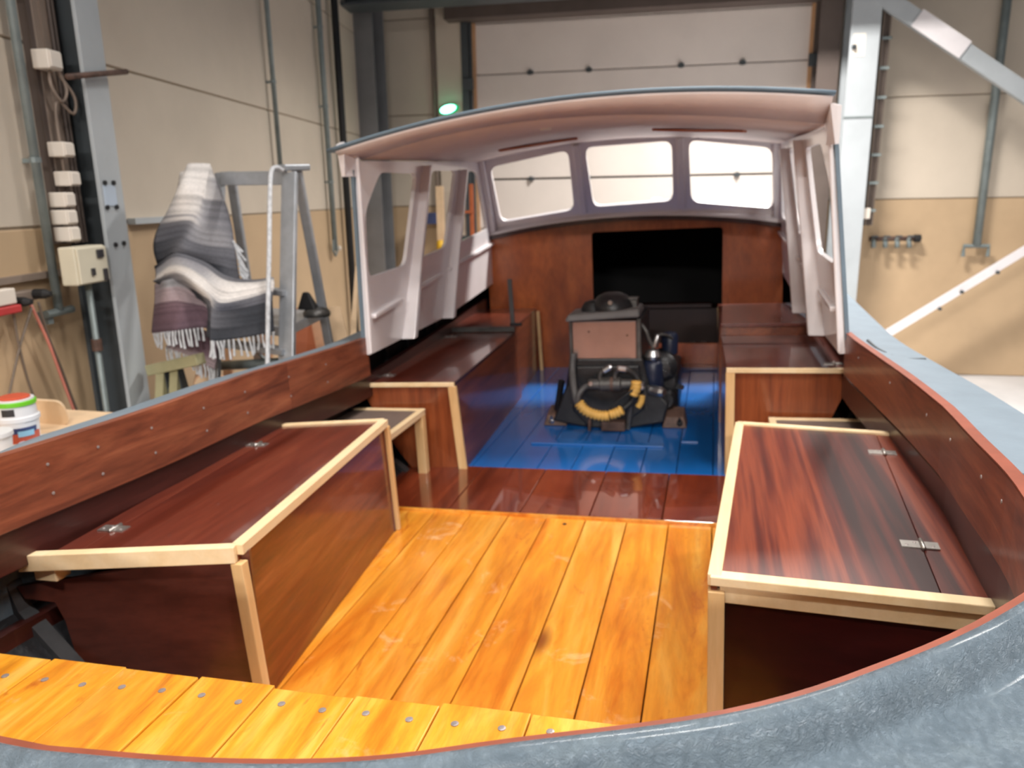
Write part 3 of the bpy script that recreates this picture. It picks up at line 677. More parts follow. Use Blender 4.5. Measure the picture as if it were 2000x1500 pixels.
S4 = cloth([[(318, 648, 4.2), (350, 642, 4.18), (385, 640, 4.15), (420, 655, 4.15)],
            [(330, 668, 4.2), (358, 672, 4.16), (390, 678, 4.13), (424, 690, 4.13)],
            [(325, 678, 4.2), (352, 688, 4.16), (385, 703, 4.13), (418, 722, 4.13)]], [PUR, PUR, PNK], wob=.006)
mb, cols = cloth_mb([S1, S2, S3, S4])
bl = thing('striped_blanket', 'grey, white and purple striped woven blanket draped over the ladder', 'blanket', (wd_(410, 600, 4.1).x, wd_(410, 600, 4.1).y, wd_(410, 700, 4.1).z))
me = mb.mesh('cloth', BASE[bl], recalc=False)
ca_ = me.color_attributes.new('Col', 'FLOAT_COLOR', 'POINT')
for i, c_ in enumerate(cols): ca_.data[i].color = (max(0, c_.x), max(0, c_.y), max(0, c_.z), 1)
part('cloth', me, 'weave', bl, smooth=True, solid=.012)
fr = MB()
def fringe(pts, n, ln, dx=0, seed=0):
    rnd = random.Random(seed); P = [wd_(*p) for p in pts]; L = spline(P, 20)
    for i in range(n):
        p = L[min(len(L) - 1, int(i / max(1, n - 1) * (len(L) - 1)))]
        k = ln * rnd.uniform(.75, 1.15); q = p + Vector((dx + rnd.uniform(-.012, .012), rnd.uniform(-.01, .01), -k))
        fr.tube([p, p.lerp(q, .5) + Vector((rnd.uniform(-.006, .006), 0, 0)), q], [.006, .005, .007], 5)
fringe([(300, 650, 4.11), (326, 648, 3.96), (356, 644, 3.94), (394, 640, 3.99)], 16, .085, seed=1)
fringe([(325, 678, 4.19), (352, 688, 4.15), (385, 703, 4.12), (418, 722, 4.12)], 16, .08, seed=2)
fringe([(412, 662, 3.87), (420, 666, 3.87), (474, 660, 3.94), (534, 648, 3.97)], 20, .09, seed=3)
fringe([(455, 470, 4.25), (462, 495, 4.24), (470, 545, 4.24)], 14, .07, .05, seed=4)
fringe([(390, 560, 3.93), (408, 590, 3.93), (414, 605, 3.95)], 8, .08, .02, seed=5)
part('fringe', fr, 'rope', bl, kind='stuff')

# trestle and timber clutter under the ladder
c = wd_(350, 715, 4.15)
ts = thing('saw_trestle', 'olive grey trestle under the blanket fringe', 'trestle', (c.x, c.y, ZF))
part('top_rail', MB().bar(wd_(296, 722, 4.3), wd_(395, 700, 4.1), .08, .06), 'olive', ts, bevel=.006)
for px in (318, 345):
    A = wd_(px, 722, 4.25)
    for s in (-.2, .2): part('leg', MB().bar(A, (A.x + s * .4, A.y + s, ZF), .05, .05), 'dark_steel' if s > 0 else 'olive', ts)
for i, (px, py, d, r, lb) in enumerate(((402, 738, 4.6, .06, 'upper cut log beside the trestle'), (396, 768, 4.5, .06, 'lower cut log lying beside the trestle'), (428, 762, 4.75, .06, 'cut log tucked behind two other logs by the trestle'))):
    p = wd_(px, py, d)
    t = thing('cut_log', lb, 'log', (p.x, p.y, p.z - r), WORLD, 'cut logs under the ladder')
    part('wood', MB().lathe(p, [(r, -.25), (r, .25)], (.55, -.8, .05), 14), 'logend', t, bevel=.01)
    part('end_grain', MB().lathe(p + Vector((.55, -.8, .05)).normalized() * .25, [(r * .9, 0), (r * .9, .004)], (.55, -.8, .05), 14), 'ply', t)
p = wd_(405, 790, 4.6)
single('log_crate', MB().box(p.x - .3, p.x + .35, p.y - .3, p.y + .35, ZF, p.z), 'dark_steel', 'dark crate under the cut logs behind the gunwale', 'crate', bevel=.01)
p = wd_(470, 718, 4.5)
single('spare_pipe', MB().tube([wd_(418, 715, 4.6), wd_(545, 708, 4.4)], .028, 8), 'galv', 'grey pipe lying level behind the hanging rope', 'pipe', smooth=True)
p = wd_(455, 680, 4.9)
for px0, px1, lb in ((432, 440, 'narrow timber leaning left of the others behind the blanket'), (480, 515, 'wide pinkish timber leaning behind the blanket fringe')):
    A = wd_(px0, 760, 4.9); Bq = wd_(px1, 620, 5.1)
    single('leaning_timber', MB().bar((A.x, A.y, ZF), Bq, .06 if px0 < 450 else .13, .03, (0, 1, 0)), 'logend', lb, 'timber')
# sheets leaning between ladder and wheelhouse
def leaning(quad, m_, label, th=.02):
    P = [wd_(*q) for q in quad]; n = (P[1] - P[0]).cross(P[2] - P[0]).normalized() * th
    single('leaning_board', MB().prism(P, n), m_, label, 'board')
leaning([(566, 596, 5.2), (604, 612, 5.2), (640, 800, 5.0), (590, 800, 5.0)], 'redply', 'reddish brown board leaning behind the step ladder')
leaning([(606, 610, 5.3), (634, 608, 5.3), (640, 700, 5.2), (612, 700, 5.2)], 'logend', 'narrow pinkish board between red board and pale board')
leaning([(641, 600, 5.0), (664, 598, 5.0), (705, 760, 4.8), (655, 760, 4.8)], 'ply', 'pale plywood board leaning right of the step ladder')
leaning([(694, 520, 5.0), (700, 520, 5.0), (692, 760, 4.8), (676, 760, 4.8)], 'ply', 'narrow pale plank standing against the wheelhouse corner')

# ================================================================== THE BOAT
CX = -.56
half = [(.0, 9.0, 1.02), (.42, 8.5, .98), (.76, 7.8, .92), (1.0, 6.9, .84), (1.13, 5.9, .77), (1.13, 4.8, .72), (1.105, 3.9, .70), (1.09, 3.42, .70), (1.105, 2.9, .715), (1.11, 2.4, .74),
        (1.105, 1.8, .765), (1.10, 1.4, .785), (1.05, 1.09, .80), (.95, .94, .80), (.80, .80, .80), (.65, .70, .80), (.45, .62, .80), (.32, .57, .80), (.17, .54, .80), (0, .525, .80)]
sp = spline(half, 5)
def cxf(y): return CX - .08 * min(1, max(0, (2.0 - y) / 1.2)) - .05 * min(1, max(0, (y - 3.42) / 2.4))
def dip(p): return .022 * min(1, max(0, (2.5 - p.y) / 1.0)) * min(1, p.x / .6)      # port sheer sits a touch lower
U = [Vector((cxf(p.y) + p.x, p.y, p.z)) for p in sp] + [Vector((cxf(p.y) - p.x, p.y, p.z - dip(p))) for p in sp[-2::-1]]
NU = len(U)
def frame_at(i):
    a = U[max(i - 1, 0)]; b = U[min(i + 1, NU - 1)]
    if i == 0: a = Vector((CX - .2, U[1].y, 0)); b = U[1]
    if i == NU - 1: a = U[-2]; b = Vector((CX + .2, U[-2].y, 0))
    t = (b - a); t.z = 0; t.normalize(); return U[i], Vector((-t.y, t.x, 0))
def sweep(i0, i1, sec, closed=True, mb=None):
    """sec: list of (u outward, v up) or a function of y"""
    loops = []
    for i in range(i0, i1 + 1):
        p, n = frame_at(i); s = sec(p.y) if callable(sec) else sec
        loops.append([p + n * u + Vector((0, 0, v)) for u, v in s])
    return (mb or MB()).loft(loops, closed=closed)
def idx(y, right=True):
    rng = range(NU // 2 + 1) if right else range(NU // 2, NU)
    return min(rng, key=lambda i: abs(U[i].y - y))
MID = NU // 2
hull = thing('boat_hull', 'wooden motor boat hull with blue-grey gunwale and mahogany coamings', 'boat', (CX, 4, -.35), BOAT)
# gunwale: flat painted side deck blending into the thick fibreglass stern rim
side_sec = [(.022, -.03), (.03, -.026), (.05, -.026), (.08, -.027), (.11, -.028), (.14, -.03), (.18, -.033), (.212, -.037), (.224, -.05), (.224, -.11), (.12, -.11), (.022, -.08)]
stern_sec = [(.014, -.003), (.018, .006), (.028, .009), (.039, .003), (.045, -.010), (.050, -.034), (.058, -.042), (.10, -.046), (.17, -.054), (.195, -.08), (.12, -.14), (.022, -.09)]
def gun_sec(y):
    w = min(1, max(0, (1.75 - y) / .55)); w = w * w * (3 - 2 * w)
    return [(a[0] * (1 - w) + b[0] * w, a[1] * (1 - w) + b[1] * w) for a, b in zip(side_sec, stern_sec)]
i_st, i_en = idx(1.55, True), idx(1.55, False)
part('side_deck', sweep(0, i_st, gun_sec), 'deck', hull, smooth='auto', label='flat blue-grey painted starboard side deck')
part('side_deck', sweep(i_en, NU - 1, gun_sec), 'deck', hull, smooth='auto', label='flat blue-grey painted port side deck')
# finer sweep for the stern rim
part('stern_rim', sweep(i_st, i_en, gun_sec), 'grp', hull, smooth='auto', label='rough glossy blue-grey fibreglass rim round the stern')
sr = hull.children[-1]; ss = sr.modifiers.new('fine', 'SUBSURF'); ss.levels = 2; ss.render_levels = 2
# hull skin
part('outer_skin', sweep(0, NU - 1, lambda y: [(.215, -.10) if y > 1.75 else (.13, -.12), (.19, -.25) if y > 1.75 else (.11, -.3), (.1, -.55), (-.12, -.85), (-.35, -1.02)], closed=False), 'grp', hull, smooth=True)
part('inner_skin', sweep(0, NU - 1, lambda y: [(.17, -.08), (.165, -.25), (.11, -.45), (-.04, -.62), (-.2, -.74), (-.34, -.79)], closed=False), 'hullin', hull, smooth=True)
part('keel_floor', MB().prism([(p.x * .75 + CX * .25, p.y * .9 + .4, -.1) for p in U[::3]], (0, 0, .03)), 'hullin', hull)
# coaming boards
board = [(0, 0), (.022, 0), (.022, -.175), (0, -.175)]
def coam(y0, y1, right, sec=board, name='coaming_board', m_='mah_coam', bevel=.003):
    a, b = sorted((idx(y0, right), idx(y1, right))); return part(name, sweep(a, b, sec), m_, hull, bevel=bevel)
coam(3.40, 1.22, True); coam(3.40, 2.72, False, [(-.004, 0), (.022, 0), (.022, -.195), (-.004, -.195)]); coam(2.70, 1.0, False, [(-.004, 0), (.022, 0), (.022, -.195), (-.004, -.195)])
part('stern_board', sweep(idx(1.2, True), idx(1.0, False), [(.004, -.002), (.016, -.002), (.016, -.16), (.004, -.16)]), 'mah_edge', hull)
# sawn top edge of the coaming shows lighter
part('coaming_edge', sweep(idx(3.4, True), idx(1.22, True), [(-.001, .001), (.024, .001), (.024, .004), (-.001, .004)]), 'mah_edge', hull)
# screw heads in the coaming
scm = MB().lathe((0, 0, 0), [(.0045, 0), (.0045, .0015), (.0025, .002)], (1, 0, 0), 8).mesh('screw'); scm.materials.append(mat['screw'])
cb_ = [o for o in hull.children if o.name.startswith('coaming_board')]
for right, ys in ((True, (3.1, 2.6, 2.2, 1.9, 1.65, 1.45)), (False, (3.05, 2.75, 2.4, 2.15, 1.9, 1.7, 1.55))):
    for y in ys:
        for dv in ((-.05,) if right else (-.06, -.14)):
            p, n = frame_at(idx(y, right)); o = inst(scm, 'screw', cb_[0] if right else (cb_[1] if y > 2.72 else cb_[2]), p - n * .0045 + Vector((0, 0, dv)))
            o.rotation_euler = (0, 0, math.atan2(-n.y, -n.x))
# dark beam shelf below the coaming, on both sides
for right in (True, False):
    a, b = sorted((idx(5.85, right), idx(.95, right)))
    part('beam_shelf', sweep(a, b, [(.02, -.20), (.06, -.20), (.06, -.31), (.02, -.31)]), 'mah_dark', hull, bevel=.003)
    part('bilge_stringer', sweep(a, b, [(.05, -.47), (.085, -.47), (.085, -.54), (.05, -.54)]), 'mah_dark', hull, bevel=.003)
    for y in [1.15 + .33 * k for k in range(15)]:
        i = idx(y, right); p, n = frame_at(i); t = Vector((n.y, -n.x, 0)) * .022
        prof = [(.15, -.1), (.14, -.25), (.085, -.45), (-.06, -.61), (-.2, -.72)]
        L = [[p + n * u + Vector((0, 0, v)) - t, p + n * u + Vector((0, 0, v)) + t, p + n * (u + .03) + Vector((0, 0, v)) + t, p + n * (u + .03) + Vector((0, 0, v)) - t] for u, v in prof]
        part('rib', MB().loft(L), 'rib', hull)
# short mahogany ledge inside the port quarter
A, Bq = bz(-40, 1268, .2), bz(168, 1172, .2)
part('quarter_ledge', MB().bar(A + Vector((0, 0, -.03)), Bq + Vector((0, 0, -.03)), .05, .075), 'mah_dark', hull, bevel=.004)
# dark scratches and a rope scuff on the starboard deck
for pts in ([(1695, 665), (1712, 680), (1730, 690)], [(1740, 695), (1770, 702), (1808, 702)]):
    P = [bz(x, y, .677) for x, y in pts]; part('scuff', MB().tube(spline(P, 5), .006, 6), 'dark_steel', hull)

# ---------------- cabin bulkhead and dark fore cabin
def arch(x, c, h, ze, zm): return zm - (zm - ze) * ((x - c) / h) ** 2
bhd = thing('cabin_bulkhead', 'mahogany bulkhead with black doorway to the fore cabin', 'bulkhead', (-.6, 5.9, 0), BOAT)
xs = [-1.74 + 2.21 * k / 24 for k in range(25)]
outer = [(-1.74, -.06)] + [(.49, -.06)] + [(x, arch(x, -.61, 1.12, 1.055, 1.16)) for x in reversed(xs)]
hole = rounded([(-.907, .13), (.056, .13), (.056, 1.055), (-.907, 1.055)], .03, 3)
part('panel', holed(outer, [hole], lambda x, z: (x, 5.91, z), BASE[bhd], 'panel'), 'mah_bulk', bhd, solid=.022)
part('cap_strip', MB().loft([[(x, 5.86, arch(x, -.61, 1.12, 1.055, 1.16) - .03), (x, 5.93, arch(x, -.61, 1.12, 1.055, 1.16) - .03), (x, 5.93, arch(x, -.61, 1.12, 1.055, 1.16)), (x, 5.86, arch(x, -.61, 1.12, 1.055, 1.16))] for x in xs]), 'mah_dark', bhd)
part('threshold', MB().box(-.9, .05, 5.86, 5.9, .04, .2), 'mah_bulk', bhd, bevel=.004)
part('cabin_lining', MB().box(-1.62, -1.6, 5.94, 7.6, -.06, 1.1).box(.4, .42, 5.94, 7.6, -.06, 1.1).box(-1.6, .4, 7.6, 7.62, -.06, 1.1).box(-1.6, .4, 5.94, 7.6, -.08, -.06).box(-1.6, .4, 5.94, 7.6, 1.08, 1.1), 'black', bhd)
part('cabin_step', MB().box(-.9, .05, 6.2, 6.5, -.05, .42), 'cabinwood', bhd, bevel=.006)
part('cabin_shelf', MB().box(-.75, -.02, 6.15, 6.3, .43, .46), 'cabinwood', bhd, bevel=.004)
for k in range(2):
    p = by(1352 + 22 * k, 674, 6.1); part('cleat', MB().lathe((p.x, 6.12, p.z), [(.018, 0), (.022, .03), (.012, .05)], (0, -1, 0), 10), 'iron_grey', bhd)
    part('sill_bracket', MB().box(p.x - .02, p.x + .02, 6.11, 6.2, p.z - .02, p.z + .01), 'iron_grey', bhd)

# ---------------- wheelhouse
wh = thing('wheelhouse', 'white open-backed wheelhouse with curved roof and unglazed window frames', 'wheelhouse', (-.6, 4.6, .62), BOAT)
def sx(s, y, z):
    t = (z - .62) / .9
    return (-1.64 - .032 * (y - 3.4) + .015 * t) if s < 0 else (.52 - .008 * (y - 3.4) - .07 * t)
ztop = lambda y: 1.53 + (y - 3.43) * .036
wins = [[(3.70, 1.487), (4.25, 1.492), (3.97, 1.0), (3.455, .985), (3.475, 1.30)], [(4.52, 1.516), (5.03, 1.53), (4.72, 1.05), (4.22, 1.02)], [(5.30, 1.535), (5.58, 1.54), (5.80, 1.115), (5.0, 1.06)]]
for s in (-1, 1):
    nm = 'port' if s < 0 else 'starboard'
    outer = [(3.40, .615), (4.68, .615), (5.95, .69), (5.95, 1.10), (5.66, ztop(5.66)), (3.45, ztop(3.45)), (3.43, 1.4)]
    part('side_wall', holed(outer, [rounded(w, .06) for w in wins], lambda y, z: (sx(s, y, z), y, z), BASE[wh], 'side_wall'), 'white', wh, solid=.022, label=nm + ' wheelhouse side with three unglazed windows')
    inn = -s
    for (yb, yt, zb) in ((3.87, 4.385, .612), (4.6, 5.165, .612)):
        P = [];
        for y, z, w, d in ((yb, zb, .07, .075), (yb + (yt - yb) * .45, 1.03, .055, .06), (yt, 1.54, .05, .05)):
            x = sx(s, y, z) + inn * .008
            P.append([(x, y - w / 2, z), (x + inn * d, y - w * .35, z), (x + inn * d, y + w * .35, z), (x, y + w / 2, z)])
        part('frame_rib', MB().loft(P), 'white', wh, bevel=.006)
    # moulding below the windows
    for ya, za, yb_, zb_ in ((3.45, .795, 3.84, .828), (4.0, .845, 4.56, .888), (4.72, .905, 5.9, 1.0)):
        a = Vector((sx(s, ya, za) + inn * .02, ya, za)); b = Vector((sx(s, yb_, zb_) + inn * .02, yb_, zb_))
        part('moulding', MB().bar(a, b, .03, .022), 'white', wh, bevel=.006)
    # aft post with painted outer edge
    A = Vector((sx(s, 3.4, .615), 3.405, .615)); Bq = Vector((sx(s, 3.43, 1.55), 3.435, 1.55))
    part('aft_post', MB().bar(A + Vector((inn * .008, .004, 0)), Bq + Vector((inn * .008, .004, 0)), .02, .022, (0, 1, 0)), 'white', wh, bevel=.008)
    part('painted_edge', MB().bar(A + Vector((-inn * .016, -.004, .06)), Bq + Vector((-inn * .016, -.004, -.06)), .016, .03, (0, 1, 0)), 'roofgrey', wh)
    # forward corner post
    part('corner_post', MB().bar((sx(s, 5.9, 1.05) + inn * .03, 5.93, 1.05), (sx(s, 5.65, 1.6) + inn * .03, 5.62, 1.62), .05, .05, (0, 1, 0)), 'white', wh, bevel=.008)
rz2 = lambda x: 1.660 - .117 * x - .087 * x * x
YF = 5.62
wy = lambda z: 5.955 - .58 * (z - 1.1)        # raked windscreen
# windscreen
wxs = [-1.735 + 2.195 * k / 24 for k in range(25)]
bot = lambda x: arch(x, -.61, 1.12, 1.07, 1.168); top = lambda x: rz2(x) + .01
outer = [(x, bot(x)) for x in wxs] + [(x, top(x)) for x in reversed(wxs)]
fw_ = [[(-1.612, 1.575), (-1.014, 1.655), (-1.027, 1.235), (-1.615, 1.169)], [(-.895, 1.665), (-.292, 1.668), (-.295, 1.265), (-.878, 1.25)], [(-.179, 1.666), (.368, 1.58), (.40, 1.175), (-.168, 1.251)]]
part('windscreen_frame', holed(outer, [rounded(w, .06) for w in fw_], lambda x, z: (x, wy(z), z), BASE[wh], 'windscreen_frame'), 'white', wh, solid=.03, label='white windscreen frame with three unglazed windows')
for xa, xb_ in ((-.955, -.955), (-.232, -.236)):
    part('mullion', MB().bar((xa, wy(1.2) - .03, 1.2), (xb_, wy(1.68) - .03, 1.68), .05, .03, (0, 1, 0)), 'white', wh, bevel=.008)
part('window_sill', MB().loft([[(x, 5.87, bot(x) - .015), (x, 5.97, bot(x) - .01), (x, 5.97, bot(x) + .03), (x, 5.935, bot(x) + .035), (x, 5.87, bot(x) + .005)] for x in wxs]), 'white', wh, smooth='auto')
# roof, ceiling and aft fascia
def row(y, xl, xr, fn, dz=0, n=24): return [Vector((x, y, fn(x) + dz)) for x in [xl + (xr - xl) * k / n for k in range(n + 1)]]
rz0 = lambda x: 1.687 - .081 * x - .091 * x * x
rz1 = lambda x: 1.614 - .122 * x - .073 * x * x + .018 * x ** 3
def arcrow(y, xl, xr, ze, zm, n=24):
    c = (xl + xr) / 2; h = (xr - xl) / 2
    return [Vector((xl + (xr - xl) * k / n, y, arch(xl + (xr - xl) * k / n, c, h, ze, zm))) for k in range(n + 1)]
part('roof_panel', MB().loft([row(3.30, -1.70, .44, rz0, .012), row(4.6, -1.74, .47, lambda x: (rz0(x) + rz2(x)) / 2, .03), row(5.75, -1.76, .50, rz2, .05)], closed=False), 'roofgrey', wh, smooth=True, solid=.014, label='thin blue-grey cambered roof panel')
part('aft_fascia', MB().loft([row(3.305, -1.66, .43, rz0, -.006), row(3.48, -1.625, .44, rz1)], closed=False), 'ceil', wh, smooth=True, solid=.012)
part('ceiling_lining', MB().loft([row(3.48, -1.63, .45, rz1, .002), row(4.6, -1.66, .465, lambda x: (rz1(x) * .55 + rz2(x) * .45), .012), row(YF, -1.69, .48, rz2)], closed=False), 'ceil', wh, smooth=True, solid=.01)
for s in (-1, 1):
    xa = -1.64 if s < 0 else .44
    part('roof_cheek', MB().prism([(xa - s * .015, 3.33, 1.61), (xa - s * .015, 3.47, 1.545), (xa - s * .012, 3.44, 1.46), (xa + s * .012, 3.36, 1.46), (xa + s * .012, 3.33, 1.6)], (s * .015, 0, 0)), 'white', wh)
# bare strips on the ceiling
def ceil_at(px, py):
    best = None
    for k in range(260):
        y = 3.6 + k * .008; p = by(px, py, y); t = min(1, max(0, (y - 3.48) / (YF - 3.48))); zc = rz1(p.x) * (1 - t) + rz2(p.x) * t + .012 * math.sin(math.pi * t)
        e = abs(p.z - zc)
        if best is None or e < best[0]: best = (e, Vector((p.x, y, zc)))
    return best[1]
for pa, pb_ in (((975, 290), (1128, 266)), ((1278, 249), (1455, 251))):
    a = ceil_at(*pa); b = ceil_at(*pb_); dz_ = Vector((0, 0, -.014))
    part('ceiling_batten', MB().bar(a + dz_, b + dz_, .07, .012), 'redply', wh, bevel=.003)
a = ceil_at(1065, 247); part('ceiling_light', MB().lathe((a.x, a.y, a.z - .003), [(.03, 0), (.03, -.014), (.02, -.018)], n=14), 'plastic', wh)

# fore deck / coach roof seen through the windscreen
fd = thing('coach_roof', 'glossy white coach roof ahead of the windscreen', 'coach roof', (-.6, 7, 1.0), BOAT)
part('top', MB().loft([arcrow(5.985, -1.70, .46, 1.06, 1.185), arcrow(7.0, -1.5, .3, 1.06, 1.215), arcrow(8.3, -1.15, 0.0, 1.02, 1.17)], closed=False), 'white', fd, smooth=True, solid=.02)
for s in (0, 1):
    part('side', MB().loft([[(-1.70 if s == 0 else .46, 5.985, 1.06), (-1.5 if s == 0 else .3, 7, 1.06), (-1.15 if s == 0 else 0, 8.3, 1.02)], [(-1.72 if s == 0 else .48, 5.985, .7), (-1.52 if s == 0 else .32, 7, .8), (-1.15 if s == 0 else 0, 8.3, .9)]], closed=False), 'white', fd, solid=.02)
part('hatch', MB().box(-1.02, -.72, 7.4, 7.9, 1.18, 1.235), 'redply', fd, bevel=.01)
part('vent', MB().lathe((-.52, 7.3, 1.2), [(.03, 0), (.03, .045), (.055, .05), (.05, .075), (.02, .085)], n=16), 'white', fd, smooth='auto')
part('vent', MB().lathe((-.4, 7.2, 1.2), [(.05, 0), (.04, .03), (.02, .035)], n=16), 'steel', fd, smooth='auto')

# ---------------- floors
fl = thing('pine_floor', 'orange varnished pine floorboards in the aft cockpit', 'floorboards', (-.6, 2, -.03), BOAT)
ed = [-1.37, -1.18, -1.014, -.847, -.68, -.512, -.342, -.173, -.003, .17]
for i in range(9):
    j = random.uniform(-.002, .002)
    part('plank', MB().box(ed[i] + .002, ed[i + 1] - .002, .95, 2.955, -.028 + j, j), 'pine', fl, bevel=.003)
part('end_cleat', MB().box(-1.4, .17, 2.955, 2.965, -.03, .012), 'pine', fl)
part('knot_hole', MB().lathe((bz(1107, 1015, 0).x, 2.9, .001), [(.009, 0), (.009, .001)], n=10), 'rubber', fl)
mf_ = thing('mahogany_floor', 'glossy red mahogany floor strip between pine and blue floor', 'floorboards', (-.6, 3.2, -.03), BOAT)
e2 = [-1.55, -1.12, -.80, -.50, -.20, .12]
for i in range(5): part('plank', MB().box(e2[i] + .0015, e2[i + 1] - .0015, 2.968, 3.52, -.025, .012), 'mah_floor', mf_, bevel=.003)
bf = thing('blue_floor', 'bright blue painted floorboards around the engine', 'floorboards', (-.6, 4.5, -.03), BOAT)
e3 = [-1.36 + .17 * k for k in range(10)]
for i in range(9): part('plank', MB().box(e3[i] + .0015, e3[i + 1] - .0015, 3.523, 5.895, -.025, .008 + random.uniform(-.001, .001)), 'blue', bf, bevel=.003)
a, b = bz(1040, 864, .01), bz(1298, 862, .01)
part('cross_batten', MB().box(a.x, b.x, a.y - .03, a.y + .03, .008, .018), 'blue', bf, bevel=.003)
a = bz(1345, 862, .01); part('finger_plate', MB().box(a.x - .04, a.x + .05, a.y - .02, a.y + .02, .008, .016), 'blue', bf, bevel=.003)
# aft deck
ad_ = thing('aft_deck', 'bright orange pine stern deck planks with screw heads', 'deck', (-.6, .9, .35), BOAT)
ZD = .38; dsc = MB().lathe((0, 0, 0), [(.0075, 0), (.0075, .0015), (.004, .0022)], n=10).mesh('screw'); dsc.materials.append(mat['screw'])
xe = [-1.60, -1.40, -1.208, -1.024, -.85, -.672, -.496, -.32, -.144, .03, .2, .37]
def yend(x):
    h = min(abs(x + .62), 1.05)
    c_ = [p for p in sp if p.y < 1.5]
    q = min(c_, key=lambda p: abs(p.x - h)); return min(q.y - .08, 1.0)
for i in range(len(xe) - 1):
    yf = 1.19 + random.uniform(-.008, .008) + .012 * i / 10; y0, y1 = yend(xe[i]), yend(xe[i + 1]); dz = random.uniform(-.002, .003)
    pk = part('plank', MB().hexa([(xe[i] + .0015, y0, ZD - .022), (xe[i + 1] - .0015, y1, ZD - .022), (xe[i + 1] - .0015, yf, ZD - .022), (xe[i] + .0015, yf, ZD - .022)],
                            [(xe[i] + .0015, y0, ZD + dz), (xe[i + 1] - .0015, y1, ZD + dz), (xe[i + 1] - .0015, yf, ZD + dz), (xe[i] + .0015, yf, ZD + dz)]), 'pine_deck', ad_, bevel=.0025)
    for f_ in (.25, .75):
        inst(dsc, 'screw', pk, (xe[i] + (xe[i + 1] - xe[i]) * f_, 1.125 + .004 * i + random.uniform(-.006, .006), ZD + dz))
part('deck_beam', MB().box(-1.6, .4, 1.1, 1.15, ZD - .1, ZD - .022), 'mah_dark', ad_)

# ---------------- lockers
def hinge(parent, p, ang, s=1):
    """butt hinge: two leaves across the seam, knuckle along it; ang = direction of the seam"""
    c, sn = math.cos(ang), math.sin(ang); X = Vector((sn, -c, 0)); Y = Vector((c, sn, 0)); Z = Vector((0, 0, 1)); p = Vector(p)
    q = lambda x0, x1, y0, y1, z0, z1: MB().hexa(*[[p + X * x + Y * y + Z * z for x, y in ((x0, y0), (x1, y0), (x1, y1), (x0, y1))] for z in (z0, z1)])
    h = part('hinge', q(-.045 * s, -.004, -.018 * s, .018 * s, 0, .003), 'hinge', parent, label='small steel butt hinge')
    part('leaf', q(.004, .035 * s, -.018 * s, .018 * s, 0, .003), 'hinge', h)
    part('knuckle', MB().tube([p - Y * .024 * s + Z * .004, p + Y * .024 * s + Z * .004], .0055, 8), 'hinge', h, smooth=True)
    for u in (-.033, -.015, .022):
        part('screw', MB().lathe(p + X * u * s + Y * (.008 if u == -.015 else -.006) + Z * .003, [(.004, 0), (.003, .0015)], n=8), 'screw', h)
def V2(a, z): return Vector((a[0], a[1], z))
def lerp2(a, b, t): return (a[0] + (b[0] - a[0]) * t, a[1] + (b[1] - a[1]) * t)
def locker(label, IN, IF, ON, OF, z, lid, front, near, seam, hinges, low=(0, 0), nearpoly=None, trimw=.028, sgn=-1):
    base = ((IN[0] + OF[0]) / 2, (IN[1] + OF[1]) / 2, 0); t = thing('storage_locker', label, 'locker', base, BOAT)
    th = .018
    def slab(a, b, c, d, z0, z1): return MB().hexa([V2(q, z0) for q in (a, b, c, d)], [V2(q, z1) for q in (a, b, c, d)])
    S0, S1 = lerp2(IN, ON, seam), lerp2(IF, OF, seam)
    g = .0012
    l_ = part('lid', slab(IN, lerp2(IN, ON, seam - g), lerp2(IF, OF, seam - g), IF, z - th, z), lid, t, bevel=.002)
    part('hinge_board', slab(lerp2(IN, ON, seam + g), ON, OF, lerp2(IF, OF, seam + g), z - th, z - .001), lid, t, bevel=.002)
    ang = math.atan2(S1[1] - S0[1], S1[0] - S0[0])
    for f_ in hinges: hinge(l_, V2(lerp2(S0, S1, f_), z), ang)
    bl_ = (low[0], low[1])
    ins = .006
    A, B2 = (IN[0] - sgn * -ins, IN[1]), (IF[0] - sgn * -ins, IF[1])
    fx = -.014 if sgn < 0 else .014       # front panel thickness towards the locker
    part('front_panel', MB().hexa([(IN[0] + low[0], IN[1], 0), (IN[0] + low[0] + fx, IN[1], 0), (IF[0] + low[0] + fx, IF[1], 0), (IF[0] + low[0], IF[1], 0)],
                                  [(IN[0], IN[1], z - th), (IN[0] + fx, IN[1], z - th), (IF[0] + fx, IF[1], z - th), (IF[0], IF[1], z - th)]), front, t)
    dn = Vector((ON[0] - IN[0], ON[1] - IN[1], 0)).normalized(); nn = Vector((-dn.y, dn.x, 0)); nn = nn if nn.y > 0 else -nn
    P = nearpoly or [(IN[0] + low[0], IN[1], 0), (ON[0] + (.25 if sgn < 0 else -.25), ON[1], 0), (ON[0] + (.12 if sgn < 0 else -.12), ON[1], z * .4), (ON[0], ON[1], z - th), (IN[0], IN[1], z - th)]
    part('end_panel', MB().prism([Vector(p) + nn * .012 for p in P], nn * .014), near, t)
    P2 = [(IF[0] + low[0], IF[1], 0), (OF[0] + (.2 if sgn < 0 else -.2), OF[1], 0), (OF[0], OF[1], z * .6), (OF[0], OF[1], z - th), (IF[0], IF[1], z - th)]
    part('end_panel', MB().prism([Vector(p) - nn * .012 for p in P2], -nn * .014), near, t)
    return t, nn
w_ = .03
def strip(t, a, b, w, h, m_='trim', off=(0, 0, 0), name='edge_trim'):
    o_ = Vector(off); part(name, MB().bar(Vector(a) + o_, Vector(b) + o_, w, h), m_, t, bevel=.0025)
